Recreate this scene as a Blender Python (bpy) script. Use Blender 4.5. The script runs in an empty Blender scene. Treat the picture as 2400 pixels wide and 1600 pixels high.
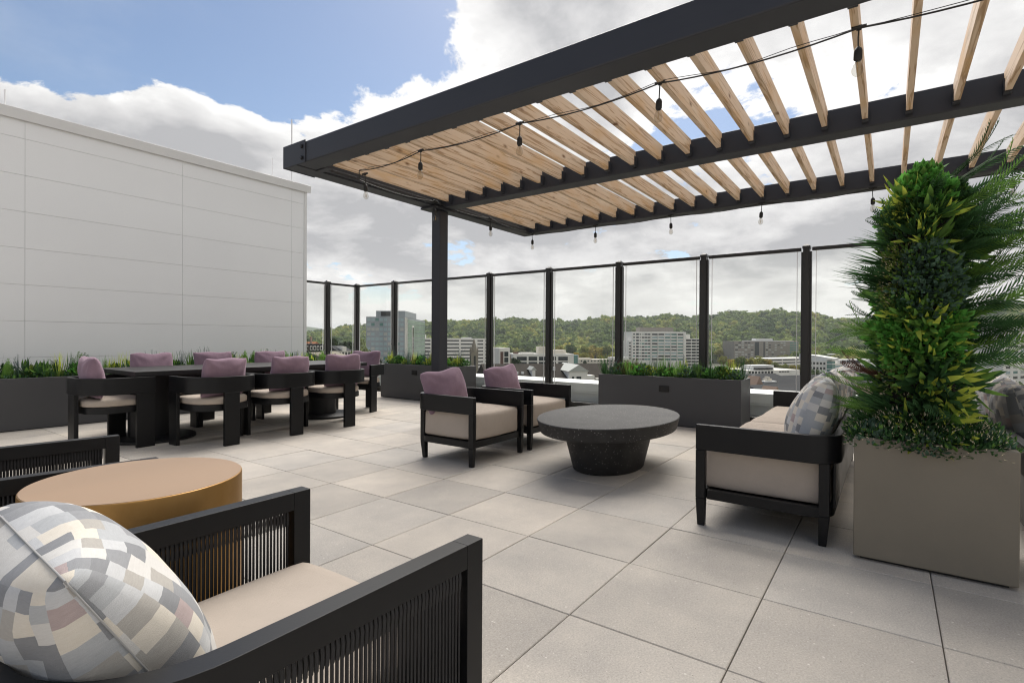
import bpy, bmesh, math, random
import numpy as np
from mathutils import Vector, Matrix
random.seed(7); RNG = np.random.default_rng(11)
PI = math.pi; R = math.radians
SC = bpy.context.scene
COL = SC.collection

# ------------------------------------------------------------------ camera
# X runs along the paving joints to the far right, Y along the joints to the far left, Z up; metres
FPX, YAW, PITCH, ROLL, EYE = 1235.308, 0.62100, -0.0051, 0.0056, 1.1186
Fw = Vector((math.cos(YAW), math.sin(YAW), 0)); Rt = Vector((math.sin(YAW), -math.cos(YAW), 0)); Up = Vector((0, 0, 1))
F2 = Fw*math.cos(PITCH) + Up*math.sin(PITCH); U2 = Up*math.cos(PITCH) - Fw*math.sin(PITCH)
R3 = Rt*math.cos(ROLL) + U2*math.sin(ROLL); U3 = U2*math.cos(ROLL) - Rt*math.sin(ROLL)
cam = bpy.data.cameras.new('camera'); cam.sensor_width = 36; cam.lens = 36*FPX/2400
cam.clip_start = 0.05; cam.clip_end = 20000
camo = bpy.data.objects.new('camera', cam); COL.objects.link(camo)
M = Matrix((R3, U3, -F2)).transposed().to_4x4(); M.translation = (0, 0, EYE)
camo.matrix_world = M; SC.camera = camo

# ------------------------------------------------------------------ world, sun, exposure
SUN_AZ, SUN_EL = 26.0, 50.0
SC.view_settings.view_transform = 'Standard'; SC.view_settings.look = 'None'
SC.view_settings.gamma = 1; SC.view_settings.use_curve_mapping = False
SC.view_settings.exposure = 0.50
SC.render.engine = 'CYCLES'
try:
    SC.cycles.use_denoising = True; SC.cycles.denoiser = 'OPENIMAGEDENOISE'
except Exception: pass
SC.cycles.filter_width = 1.15; SC.cycles.denoising_input_passes = 'RGB_ALBEDO_NORMAL'; SC.cycles.denoising_prefilter = 'ACCURATE'
SC.cycles.max_bounces = 8; SC.cycles.transparent_max_bounces = 24; SC.cycles.caustics_reflective = False; SC.cycles.caustics_refractive = False
SC.cycles.sample_clamp_indirect = 6

def sdir(x, y):                                   # direction seen at a point of the photograph
    return F2 + R3*((x-1200)/FPX) - U3*((y-800)/FPX)
world = bpy.data.worlds.new('World'); SC.world = world; world.use_nodes = True
def build_world():
    nt = world.node_tree; N = nt.nodes; L = nt.links; N.clear()
    def nd(t, **k):
        n = N.new(t)
        for a, b in k.items(): setattr(n, a, b)
        return n
    def val(s, v):
        if hasattr(v, 'is_linked') or isinstance(v, bpy.types.NodeSocket): L.new(v, s)
        else: s.default_value = v
    def math_(op, a, b=0.0, c=None, clamp=False):
        n = nd('ShaderNodeMath', operation=op, use_clamp=clamp); val(n.inputs[0], a); val(n.inputs[1], b)
        if c is not None: val(n.inputs[2], c)
        return n.outputs[0]
    def sstep(x, a, b):
        n = nd('ShaderNodeMapRange', interpolation_type='SMOOTHSTEP'); val(n.inputs[0], x); n.inputs[1].default_value = a; n.inputs[2].default_value = b
        return n.outputs[0]
    sky = nd('ShaderNodeTexSky'); sky.sky_type = 'NISHITA'; sky.sun_disc = False
    sky.sun_elevation = R(SUN_EL); sky.sun_rotation = R(90-SUN_AZ); sky.air_density = 1.0; sky.dust_density = 0.6; sky.ozone_density = 1.6
    tc = nd('ShaderNodeTexCoord'); nrm = nd('ShaderNodeVectorMath', operation='NORMALIZE'); L.new(tc.outputs['Generated'], nrm.inputs[0])
    D = nrm.outputs[0]
    sep = nd('ShaderNodeSeparateXYZ'); L.new(D, sep.inputs[0]); z = sep.outputs[2]
    zc = math_('MAXIMUM', z, 0.0)
    den = math_('ADD', zc, 0.30)
    flat = nd('ShaderNodeVectorMath', operation='DIVIDE'); L.new(D, flat.inputs[0])
    cb = nd('ShaderNodeCombineXYZ'); L.new(den, cb.inputs[0]); L.new(den, cb.inputs[1]); L.new(math_('MULTIPLY', den, 0.62), cb.inputs[2]); L.new(cb.outputs[0], flat.inputs[1])
    Q = flat.outputs[0]
    def noise(vec, scale, detail, rough, off=(0, 0, 0), dist=0.0):
        mp = nd('ShaderNodeVectorMath', operation='ADD'); L.new(vec, mp.inputs[0]); mp.inputs[1].default_value = off
        n = nd('ShaderNodeTexNoise'); n.inputs['Scale'].default_value = scale; n.inputs['Detail'].default_value = detail
        n.inputs['Roughness'].default_value = rough; n.inputs['Distortion'].default_value = dist
        L.new(mp.outputs[0], n.inputs['Vector']); return n.outputs[0]
    def blob(px, py, a0, a1, amp):                # soft patch of the sky round one direction; a0, a1 in degrees
        d = sdir(px, py).normalized()
        v = nd('ShaderNodeVectorMath', operation='DOT_PRODUCT'); L.new(D, v.inputs[0]); v.inputs[1].default_value = d
        return math_('MULTIPLY', sstep(v.outputs['Value'], math.cos(R(a1)), math.cos(R(a0))), amp)
    n1 = noise(Q, 2.3, 14, 0.62, (3.1, 1.7, 0.4), 0.2)
    n1b = noise(Q, 2.3, 6, 0.58, (3.1-0.04, 1.7-0.02, 0.4+0.12), 0.2)   # the same clouds a little higher up
    n2 = noise(Q, 1.3, 5, 0.5, (7.7, 2.2, 5.1))
    lf = nd('ShaderNodeVectorMath', operation='DOT_PRODUCT'); L.new(D, lf.inputs[0]); lf.inputs[1].default_value = -Rt
    wob = math_('MULTIPLY', math_('SUBTRACT', noise(D, 3.0, 3, 0.5, (2.2, 4.1, 8.3)), 0.5), 0.30)
    # an open patch of blue to the left, above the line of cumulus tops; cloud everywhere else
    gap = math_('MULTIPLY', sstep(math_('ADD', z, wob), 0.295, 0.43), sstep(math_('ADD', lf.outputs['Value'], wob), 0.07, 0.33))
    gap = math_('MULTIPLY', gap, -0.52)
    tot = math_('ADD', gap, blob(380, 180, 0.2, 4.5, .20))
    tot = math_('ADD', tot, blob(1640, 230, 1, 8, -.15))
    tot = math_('ADD', tot, blob(1180, 60, 1, 9, .11))
    dens = math_('ADD', math_('ADD', math_('MULTIPLY', math_('SUBTRACT', n1, 0.5), 1.55), 0.5), math_('ADD', tot, 0.20))
    alpha = sstep(dens, 0.485, 0.55)
    veil = math_('MULTIPLY', sstep(noise(Q, 1.6, 6, 0.6, (1.3, 9.2, 2.2)), 0.48, 0.85), 0.2)     # thin high cloud over the blue
    thick = sstep(dens, 0.52, 1.02)
    lit = math_('MULTIPLY', math_('SUBTRACT', n1, n1b), 3.6)
    t = math_('ADD', math_('ADD', math_('MULTIPLY', thick, -1.0), lit), math_('ADD', math_('MULTIPLY', math_('SUBTRACT', n2, 0.5), 1.1), 0.98))
    # clouds nearer the sun are brighter, as thin parts let it through
    sd = Vector((math.cos(R(SUN_AZ))*math.cos(R(SUN_EL)), math.sin(R(SUN_AZ))*math.cos(R(SUN_EL)), math.sin(R(SUN_EL))))
    sv = nd('ShaderNodeVectorMath', operation='DOT_PRODUCT'); L.new(D, sv.inputs[0]); sv.inputs[1].default_value = sd
    glow = math_('POWER', math_('MAXIMUM', sv.outputs['Value'], 0.0), 9.0)
    t = math_('ADD', t, math_('MULTIPLY', glow, 0.16))
    t = math_('SUBTRACT', t, math_('MULTIPLY', math_('MULTIPLY', sstep(z, 0.06, 0.17), sstep(z, 0.36, 0.24)), 0.48))   # cloud bases seen side-on are greyer
    ramp = nd('ShaderNodeValToRGB'); L.new(math_('MAXIMUM', math_('MINIMUM', t, 1.3), 0.0), ramp.inputs[0])
    cr = ramp.color_ramp; cr.elements[0].position = 0.0; cr.elements[0].color = (.36, .36, .37, 1); cr.elements[1].position = 1.0; cr.elements[1].color = (.74, .735, .725, 1)
    e = cr.elements.new(0.45); e.color = (.53, .525, .525, 1); e = cr.elements.new(0.75); e.color = (.62, .615, .61, 1)
    hz = nd('ShaderNodeMixRGB'); hz.inputs[2].default_value = (.70, .685, .64, 1); L.new(ramp.outputs[0], hz.inputs[1])
    L.new(math_('MULTIPLY', sstep(z, 0.17, 0.0), 0.55), hz.inputs[0])
    bgs = nd('ShaderNodeBackground'); L.new(sky.outputs[0], bgs.inputs[0]); bgs.inputs[1].default_value = 0.082
    bgc = nd('ShaderNodeBackground'); L.new(hz.outputs[0], bgc.inputs[0])
    L.new(math_('ADD', math_('MULTIPLY', glow, 0.22), 0.98), bgc.inputs[1])
    a2 = math_('MAXIMUM', math_('MAXIMUM', alpha, veil), sstep(z, 0.12, 0.02))
    mix = nd('ShaderNodeMixShader'); L.new(a2, mix.inputs[0]); L.new(bgs.outputs[0], mix.inputs[1]); L.new(bgc.outputs[0], mix.inputs[2])
    out = nd('ShaderNodeOutputWorld'); L.new(mix.outputs[0], out.inputs[0])
    world.cycles.sampling_method = 'MANUAL'; world.cycles.sample_map_resolution = 512
build_world()
sun = bpy.data.lights.new('sun', 'SUN'); sun.energy = 3.6; sun.angle = R(45); sun.color = (1, .95, .885)
suno = bpy.data.objects.new('sun', sun); COL.objects.link(suno)
suno.rotation_euler = Vector((-math.cos(R(SUN_AZ))*math.cos(R(SUN_EL)), -math.sin(R(SUN_AZ))*math.cos(R(SUN_EL)), -math.sin(R(SUN_EL)))).to_track_quat('-Z', 'Y').to_euler()

# ------------------------------------------------------------------ helpers
def link(o, parent=None):
    COL.objects.link(o)
    if parent is not None: o.parent = parent
    return o
def tag(o, label=None, cat=None, group=None, kind=None):
    if label: o['label'] = label
    if cat: o['category'] = cat
    if group: o['group'] = group
    if kind: o['kind'] = kind
    return o
def thing(name, label, cat, loc=(0, 0, 0), rz=0.0, group=None):
    o = bpy.data.objects.new(name, None); o.empty_display_size = .1; o.location = loc; o.rotation_euler = (0, 0, rz)
    link(o); return tag(o, label, cat, group)
def copy_tree(o, parent=None):
    c = o.copy(); link(c)
    c.parent = parent
    for ch in list(o.children): copy_tree(ch, c)
    return c
class MB:
    def __init__(s): s.v = []; s.f = []; s.m = []; s.uv = None
    def add(s, vs, fs, mi=0):
        b = len(s.v); s.v += [tuple(p) for p in vs]
        for f in fs: s.f.append(tuple(b+i for i in f)); s.m.append(mi)
        return s
    def box(s, x0, x1, y0, y1, z0, z1, mi=0):
        x0, x1 = min(x0, x1), max(x0, x1); y0, y1 = min(y0, y1), max(y0, y1); z0, z1 = min(z0, z1), max(z0, z1)
        v = [(x0, y0, z0), (x1, y0, z0), (x1, y1, z0), (x0, y1, z0), (x0, y0, z1), (x1, y0, z1), (x1, y1, z1), (x0, y1, z1)]
        return s.add(v, [(0, 3, 2, 1), (4, 5, 6, 7), (0, 1, 5, 4), (1, 2, 6, 5), (2, 3, 7, 6), (3, 0, 4, 7)], mi)
    def taper(s, c0, h0, c1, h1, mi=0):            # frustum between two rectangles: centre (x,y,z), half sizes (hx,hy)
        v = [(c0[0]+a*h0[0], c0[1]+b*h0[1], c0[2]) for a, b in ((-1, -1), (1, -1), (1, 1), (-1, 1))] + [(c1[0]+a*h1[0], c1[1]+b*h1[1], c1[2]) for a, b in ((-1, -1), (1, -1), (1, 1), (-1, 1))]
        return s.add(v, [(0, 3, 2, 1), (4, 5, 6, 7), (0, 1, 5, 4), (1, 2, 6, 5), (2, 3, 7, 6), (3, 0, 4, 7)], mi)
    def poly(s, pts, z0, z1, mi=0):                # extruded plan polygon (counter-clockwise)
        n = len(pts); v = [(p[0], p[1], z0) for p in pts] + [(p[0], p[1], z1) for p in pts]
        return s.add(v, [tuple(range(n-1, -1, -1)), tuple(range(n, 2*n))] + [(i, (i+1) % n, n+(i+1) % n, n+i) for i in range(n)], mi)
    def prism(s, pts3, vec, mi=0):                 # any flat polygon swept along a vector
        n = len(pts3); vec = Vector(vec); v = [Vector(p) for p in pts3]; v = v + [p+vec for p in v]
        return s.add(v, [tuple(range(n-1, -1, -1)), tuple(range(n, 2*n))] + [(i, (i+1) % n, n+(i+1) % n, n+i) for i in range(n)], mi)
    def band(s, path, th, z0, z1, mi=0):           # upright strip of thickness th along an open plan path
        n = len(path); P = [Vector((p[0], p[1])) for p in path]; Lf = []; Rg = []
        for i in range(n):
            t = (P[min(i+1, n-1)]-P[max(i-1, 0)]).normalized(); nn = Vector((-t.y, t.x))
            Lf.append(P[i]+nn*th/2); Rg.append(P[i]-nn*th/2)
        v = []
        for i in range(n): v += [(Lf[i].x, Lf[i].y, z0), (Rg[i].x, Rg[i].y, z0), (Rg[i].x, Rg[i].y, z1), (Lf[i].x, Lf[i].y, z1)]
        f = [(0, 1, 2, 3), tuple(4*(n-1)+k for k in (3, 2, 1, 0))]
        for i in range(n-1):
            a = 4*i; b = a+4
            for k in range(4): f.append((a+k, b+k, b+(k+1) % 4, a+(k+1) % 4))
        return s.add(v, f, mi)
    def tube(s, path, r, n=6, mi=0, caps=True):
        P = [Vector(p) for p in path]; m = len(P); v = []; f = []
        rr = r if isinstance(r, (list, tuple)) else [r]*m
        for i in range(m):
            t = (P[min(i+1, m-1)]-P[max(i-1, 0)]).normalized()
            a = t.orthogonal().normalized() if abs(t.z) > .95 else t.cross(Vector((0, 0, 1))).normalized()
            if abs(t.z) > .95: a = Vector((1, 0, 0))
            b = t.cross(a).normalized(); a = b.cross(t).normalized()
            for k in range(n): v.append(P[i]+(a*math.cos(2*PI*k/n)+b*math.sin(2*PI*k/n))*rr[i])
        for i in range(m-1):
            for k in range(n): f.append((i*n+k, i*n+(k+1) % n, (i+1)*n+(k+1) % n, (i+1)*n+k))
        if caps: f += [tuple(range(n-1, -1, -1)), tuple(range((m-1)*n, m*n))]
        return s.add(v, f, mi)
    def lathe(s, prof, n=32, cx=0, cy=0, sx=1, sy=1, mi=0):
        v = []; f = []; m = len(prof)
        for r, z in prof:
            for k in range(n): v.append((cx+sx*r*math.cos(2*PI*k/n), cy+sy*r*math.sin(2*PI*k/n), z))
        for i in range(m-1):
            for k in range(n): f.append((i*n+k, i*n+(k+1) % n, (i+1)*n+(k+1) % n, (i+1)*n+k))
        f += [tuple(range(n-1, -1, -1)), tuple(range((m-1)*n, m*n))]
        return s.add(v, f, mi)
    def mesh(s, name, mats, smooth=None):
        me = bpy.data.meshes.new(name); me.from_pydata(s.v, [], s.f)
        for m in (mats if isinstance(mats, (list, tuple)) else [mats]): me.materials.append(m)
        if any(s.m): me.polygons.foreach_set('material_index', s.m)
        if smooth is not None:
            me.polygons.foreach_set('use_smooth', [True]*len(me.polygons)); me.set_sharp_from_angle(angle=R(smooth))
        me.update(); return me
    def build(s, name, mats, parent=None, smooth=None, bevel=0, seg=2):
        o = link(bpy.data.objects.new(name, s.mesh(name, mats, smooth)), parent)
        if bevel: bev(o, bevel, seg)
        return o
def bev(o, w, seg=2):
    b = o.modifiers.new('bevel', 'BEVEL'); b.width = w; b.segments = seg; b.limit_method = 'ANGLE'; b.angle_limit = R(35)
    o.data.polygons.foreach_set('use_smooth', [True]*len(o.data.polygons)); o.data.set_sharp_from_angle(angle=R(50)); b.harden_normals = True
def inst(name, me, parent=None, loc=(0, 0, 0), rot=(0, 0, 0), sc=1.0):
    o = bpy.data.objects.new(name, me); o.location = loc; o.rotation_euler = rot; o.scale = (sc, sc, sc) if not isinstance(sc, tuple) else sc
    return link(o, parent)
def rbox(dx, dy, dz, r, n=10, puff=(0, 0, 0), wob=0.0, seed=0):
    """soft cushion block: half sizes, edge radius, subdivisions per face, puff per axis"""
    bm = bmesh.new(); bmesh.ops.create_cube(bm, size=2); bmesh.ops.subdivide_edges(bm, edges=bm.edges[:], cuts=n, use_grid_fill=True)
    rnd = random.Random(seed); ph = [rnd.uniform(0, 6) for _ in range(6)]
    for v in bm.verts:
        # gather grid lines near the edges so that the rounding is smooth
        c = [math.copysign(1-(1-abs(t))**1.35, t) for t in v.co]
        p = Vector((c[0]*dx, c[1]*dy, c[2]*dz)); q = Vector((max(-dx+r, min(dx-r, p.x)), max(-dy+r, min(dy-r, p.y)), max(-dz+r, min(dz-r, p.z))))
        d = p-q
        if d.length > 1e-9: p = q + d.normalized()*r
        a, b, cc = p.x/dx, p.y/dy, p.z/dz
        p.z += puff[2]*(1-a*a)*(1-b*b)*(1 if cc > .2 else 0)*1.0
        p.x += puff[0]*(1-b*b)*(1-cc*cc)*a; p.y += puff[1]*(1-a*a)*(1-cc*cc)*b
        if wob: p += Vector((math.sin(9*p.y+ph[0])+math.sin(14*p.z+ph[1]), math.sin(8*p.x+ph[2])+math.sin(13*p.z+ph[3]), math.sin(7*p.x+5*p.y+ph[4])+.6*math.sin(15*p.x-9*p.y+ph[5])))*wob*.5
        v.co = p
    me = bpy.data.meshes.new('cushion'); bm.to_mesh(me); bm.free()
    me.polygons.foreach_set('use_smooth', [True]*len(me.polygons)); return me
def pillow_mesh(w, h, t, seed=0, dent=0.0, n=26):
    """scatter pillow standing in the xz plane (centre at origin), thickness along y; pinched corners, seam round the edge"""
    rnd = random.Random(seed); ph = [rnd.uniform(0, 6.28) for _ in range(10)]
    vs = []; uvs = []; fs = []
    for side in (1, -1):
        for j in range(n+1):
            for i in range(n+1):
                a = -1+2*i/n; b = -1+2*j/n
                a = math.sin(a*PI/2)*.55+a*.45; b = math.sin(b*PI/2)*.55+b*.45
                ex = 1-.04*(1-b*b)*abs(a)**2; ez = 1-.04*(1-a*a)*abs(b)**2      # sides curve inwards, corners stay out
                th = (max(0, (1-a**2))*max(0, (1-b**2)))**.42
                th *= 1+.10*math.sin(3*a+ph[0])*math.sin(2.6*b+ph[1])
                kk = 1-.055*(a*b)**4; x = a*ex*w/2*kk; z = b*ez*h/2*kk
                # creases that fan in from the corners
                cr = 0
                for k, (sa, sb) in enumerate(((1, 1), (-1, 1), (1, -1), (-1, -1))):
                    du = 1-a*sa; dv = 1-b*sb; rr = math.hypot(du, dv); an = math.atan2(dv, du)
                    cr += math.sin(an*9+ph[2+k])*math.exp(-((rr-.55)/.38)**2)
                y = side*(t/2*th + .006*cr*th)
                # a chop in the top edge
                dz = dent*math.exp(-((a-.08*math.sin(ph[6]))/.42)**2)*max(0, b)**1.5
                z -= dz; y += side*.0
                z += .007*math.sin(5*a+ph[7])*max(0, b)**3
                x += .006*math.sin(4*b+ph[8])
                vs.append((x, y, z)); uvs.append((i/n if side > 0 else 1-i/n+.37, j/n+(0 if side > 0 else .53)))
        o = 0 if side > 0 else (n+1)**2
        for j in range(n):
            for i in range(n):
                q = (o+j*(n+1)+i, o+j*(n+1)+i+1, o+(j+1)*(n+1)+i+1, o+(j+1)*(n+1)+i)
                fs.append(q if side < 0 else q[::-1])
    me = bpy.data.meshes.new('pillow'); me.from_pydata(vs, [], fs)
    ul = me.uv_layers.new(name='UVMap'); li = np.zeros(len(me.loops), dtype=np.int32); me.loops.foreach_get('vertex_index', li)
    ul.data.foreach_set('uv', np.array(uvs, dtype=np.float32)[li].ravel())
    bm = bmesh.new(); bm.from_mesh(me); bmesh.ops.remove_doubles(bm, verts=bm.verts[:], dist=1e-5); bm.to_mesh(me); bm.free()
    me.polygons.foreach_set('use_smooth', [True]*len(me.polygons)); return me
def rounded_path(pts, rad, n=8):
    out = []
    for i, p in enumerate(pts):
        if i in (0, len(pts)-1) or not rad: out.append(p); continue
        p = Vector(p); a = Vector(pts[i-1])-p; b = Vector(pts[i+1])-p
        a.normalize(); b.normalize(); ang = a.angle(b); d = rad/math.tan(ang/2)
        s = p+a*d; e = p+b*d; c = p+(a+b).normalized()*(rad/math.sin(ang/2))
        a0 = math.atan2(s.y-c.y, s.x-c.x); a1 = math.atan2(e.y-c.y, e.x-c.x); da = (a1-a0+PI) % (2*PI)-PI
        out += [(c.x+rad*math.cos(a0+da*k/n), c.y+rad*math.sin(a0+da*k/n)) for k in range(n+1)]
    return out

# ------------------------------------------------------------------ materials
def mat(name, col, rough=.6, metal=0.0, spec=.5):
    m = bpy.data.materials.new(name); m.use_nodes = True; b = m.node_tree.nodes['Principled BSDF']
    b.inputs['Base Color'].default_value = (*col, 1); b.inputs['Roughness'].default_value = rough; b.inputs['Metallic'].default_value = metal
    b.inputs['Specular IOR Level'].default_value = spec
    return m
def bsdf(m): return m.node_tree.nodes['Principled BSDF']
def NN(m, t, **k):
    n = m.node_tree.nodes.new(t)
    for a, b in k.items(): setattr(n, a, b)
    return n
def LK(m, a, b): m.node_tree.links.new(a, b)
def noise_node(m, scale, detail=4, rough=.5, stretch=None, coord='Object'):
    tc = NN(m, 'ShaderNodeTexCoord'); src = tc.outputs[coord]
    if stretch:
        mp = NN(m, 'ShaderNodeMapping'); mp.inputs['Scale'].default_value = stretch; LK(m, src, mp.inputs[0]); src = mp.outputs[0]
    n = NN(m, 'ShaderNodeTexNoise'); n.inputs['Scale'].default_value = scale; n.inputs['Detail'].default_value = detail; n.inputs['Roughness'].default_value = rough
    LK(m, src, n.inputs['Vector']); return n
def ramp(m, src, stops, interp='LINEAR'):
    r = NN(m, 'ShaderNodeValToRGB'); r.color_ramp.interpolation = interp; e = r.color_ramp.elements
    e[0].position, e[0].color = stops[0][0], (*stops[0][1], 1); e[1].position, e[1].color = stops[-1][0], (*stops[-1][1], 1)
    for p, c in stops[1:-1]:
        x = e.new(p); x.color = (*c, 1)
    LK(m, src, r.inputs[0]); return r.outputs[0]
def vary(m, amt=.12, scale=3.0, detail=5, bump=0.0, bscale=60, stretch=None, rvar=0.0):
    """mottle the base colour and roughness a little, add fine relief"""
    b = bsdf(m); c = tuple(b.inputs['Base Color'].default_value)[:3]
    n = noise_node(m, scale, detail, .6, stretch)
    LK(m, ramp(m, n.outputs[0], [(.25, tuple(x*(1-amt) for x in c)), (.75, tuple(min(1, x*(1+amt)) for x in c))]), b.inputs['Base Color'])
    if rvar:
        r0 = b.inputs['Roughness'].default_value; mr = NN(m, 'ShaderNodeMapRange'); LK(m, n.outputs[0], mr.inputs[0]); mr.inputs[1].default_value = .3; mr.inputs[2].default_value = .7
        mr.inputs[3].default_value = r0-rvar; mr.inputs[4].default_value = r0+rvar; LK(m, mr.outputs[0], b.inputs['Roughness'])
    if bump:
        n2 = noise_node(m, bscale, 3, .6, stretch); bp = NN(m, 'ShaderNodeBump'); bp.inputs['Strength'].default_value = bump; bp.inputs['Distance'].default_value = .01
        LK(m, n2.outputs[0], bp.inputs['Height']); LK(m, bp.outputs[0], b.inputs['Normal'])
    return m
def mixcol(m, fac, a, b, mode='MIX'):
    x = NN(m, 'ShaderNodeMixRGB', blend_type=mode)
    for s, v in ((x.inputs[0], fac), (x.inputs[1], a), (x.inputs[2], b)):
        if isinstance(v, bpy.types.NodeSocket): LK(m, v, s)
        elif isinstance(v, tuple): s.default_value = (*v, 1) if len(v) == 3 else v
        else: s.default_value = v
    return x.outputs[0]
MT = {}
MT['steel'] = vary(mat('charcoal_steel', (.036, .038, .046), .44, 0, .35), .07, 2, 4, .03, 220, None, .05)
MT['black'] = vary(mat('black_aluminium', (.0055, .0058, .0068), .42, 0, .3), .12, 4, 4, .02, 260, None, .05)
MT['plank'] = vary(mat('black_table', (.011, .011, .0125), .45, 0, .35), .12, 4, 4, .02, 260, None, .06)
MT['planter'] = vary(mat('charcoal_planter', (.060, .060, .064), .5), .06, 1.5, 5, .02, 200, None, .05)
MT['taupe'] = vary(mat('taupe_planter', (.205, .178, .135), .62), .07, 3, 6, .12, 420, None, .04)
MT['fence'] = vary(mat('fence_black', (.020, .019, .018), .36), .1, 3, 4)
MT['cord'] = vary(mat('black_cord', (.013, .013, .015), .62), .25, 60, 3)
MT['wall'] = vary(mat('white_panel', (.85, .855, .86), .45), .025, .6, 4, .012, 40, None, .05)
MT['coping'] = vary(mat('white_metal', (.74, .74, .735), .36), .03, 2, 3)
MT['seam'] = mat('grey_seam', (.33, .325, .32), .9)
MT['joint'] = mat('panel_joint', (.60, .60, .60), .8)
MT['parapet'] = vary(mat('parapet_metal', (.74, .77, .755), .38), .04, 2, 4)
MT['beige'] = vary(mat('beige_fabric', (.47, .405, .345), .95, 0, .15), .06, 5, 5, .35, 900)
MT['rubber'] = mat('black_rubber', (.012, .012, .012), .55)
MT['bolt'] = mat('bolt', (.03, .03, .033), .35, .6)
MT['soil'] = vary(mat('soil', (.02, .016, .012), .95), .4, 20, 5)
MT['outlet'] = mat('outlet_cover', (.008, .008, .008), .35)
MT['subslab'] = mat('roof_membrane', (.03, .029, .027), .9)

def soft_folds(m, sc=7, st=.35):
    b = bsdf(m); n = noise_node(m, sc, 4, .55, (1, .45, 1)); bp = NN(m, 'ShaderNodeBump'); bp.inputs['Strength'].default_value = st; bp.inputs['Distance'].default_value = .02
    LK(m, n.outputs[0], bp.inputs['Height']); old = b.inputs['Normal'].links[0].from_socket; LK(m, old, bp.inputs['Normal']); LK(m, bp.outputs[0], b.inputs['Normal'])
soft_folds(MT['beige'])
def mk_mauve():
    m = mat('mauve_velvet', (.20, .135, .172), .9, 0, .1); b = bsdf(m)
    n = noise_node(m, 7, 5, .6); LK(m, ramp(m, n.outputs[0], [(.3, (.20, .135, .172)), (.7, (.265, .182, .228))]), b.inputs['Base Color'])
    b.inputs['Sheen Weight'].default_value = .55; b.inputs['Sheen Roughness'].default_value = .4; b.inputs['Sheen Tint'].default_value = (.75, .6, .7, 1)
    n2 = noise_node(m, 700, 2); bp = NN(m, 'ShaderNodeBump'); bp.inputs['Strength'].default_value = .25; bp.inputs['Distance'].default_value = .003
    LK(m, n2.outputs[0], bp.inputs['Height']); LK(m, bp.outputs[0], b.inputs['Normal']); return m
MT['mauve'] = mk_mauve(); soft_folds(MT['mauve'], 9, .35)
def mk_patch(name='patchwork_fabric', k=1.0):
    """woven patchwork: columns of oblong patches, each column staggered on its own"""
    m = mat(name, (.5, .5, .5), .95, 0, .12); b = bsdf(m)
    uv = NN(m, 'ShaderNodeUVMap'); sp = NN(m, 'ShaderNodeSeparateXYZ')
    wn0 = NN(m, 'ShaderNodeTexNoise'); wn0.inputs['Scale'].default_value = 2.5; LK(m, uv.outputs[0], wn0.inputs['Vector'])
    ad = NN(m, 'ShaderNodeVectorMath', operation='MULTIPLY_ADD'); LK(m, wn0.outputs['Color'], ad.inputs[0]); ad.inputs[1].default_value = (.016, .016, 0); LK(m, uv.outputs[0], ad.inputs[2])
    LK(m, ad.outputs[0], sp.inputs[0])
    def mth(op, a, c):
        x = NN(m, 'ShaderNodeMath', operation=op)
        for i, q in enumerate((a, c)):
            if isinstance(q, bpy.types.NodeSocket): LK(m, q, x.inputs[i])
            else: x.inputs[i].default_value = q
        return x.outputs[0]
    col = mth('FLOOR', mth('MULTIPLY', sp.outputs[0], 13.0), 0)
    w1 = NN(m, 'ShaderNodeTexWhiteNoise', noise_dimensions='1D'); LK(m, mth('ADD', col, 3.3), w1.inputs['W'])
    row = mth('FLOOR', mth('ADD', mth('MULTIPLY', sp.outputs[1], mth('ADD', mth('MULTIPLY', w1.outputs[0], 4.0), 11.0)), mth('MULTIPLY', w1.outputs[0], 7.0)), 0)
    cb = NN(m, 'ShaderNodeCombineXYZ'); LK(m, col, cb.inputs[0]); LK(m, row, cb.inputs[1])
    oi = NN(m, 'ShaderNodeObjectInfo'); LK(m, mth('FLOOR', mth('MULTIPLY', oi.outputs['Random'], 50.0), 0), cb.inputs[2])
    w2 = NN(m, 'ShaderNodeTexWhiteNoise', noise_dimensions='3D'); LK(m, cb.outputs[0], w2.inputs['Vector'])
    c = ramp(m, w2.outputs[0], [(0, (.66, .61, .53)), (.17, (.42, .43, .44)), (.34, (.29, .295, .305)), (.48, (.25, .255, .265)), (.60, (.60, .585, .56)), (.74, (.42, .345, .335)), (.785, (.40, .38, .35)), (.90, (.52, .525, .53))], 'CONSTANT')
    st = noise_node(m, 60, 4, .7, (1, 1, 7)); c = mixcol(m, .16, c, st.outputs[0], 'OVERLAY')
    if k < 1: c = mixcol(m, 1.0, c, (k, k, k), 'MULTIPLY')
    LK(m, c, b.inputs['Base Color'])
    n2 = noise_node(m, 800, 2); bp = NN(m, 'ShaderNodeBump'); bp.inputs['Strength'].default_value = .25; bp.inputs['Distance'].default_value = .003
    LK(m, n2.outputs[0], bp.inputs['Height']); LK(m, bp.outputs[0], b.inputs['Normal']); return m
MT['patch'] = mk_patch(); MT['patchshade'] = mk_patch('shaded_patchwork_fabric', .38); soft_folds(MT['patch'], 8, .3); soft_folds(MT['patchshade'], 8, .4)  # second copy has shade multiplied into its colours, for the right-hand sofa pillow
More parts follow.
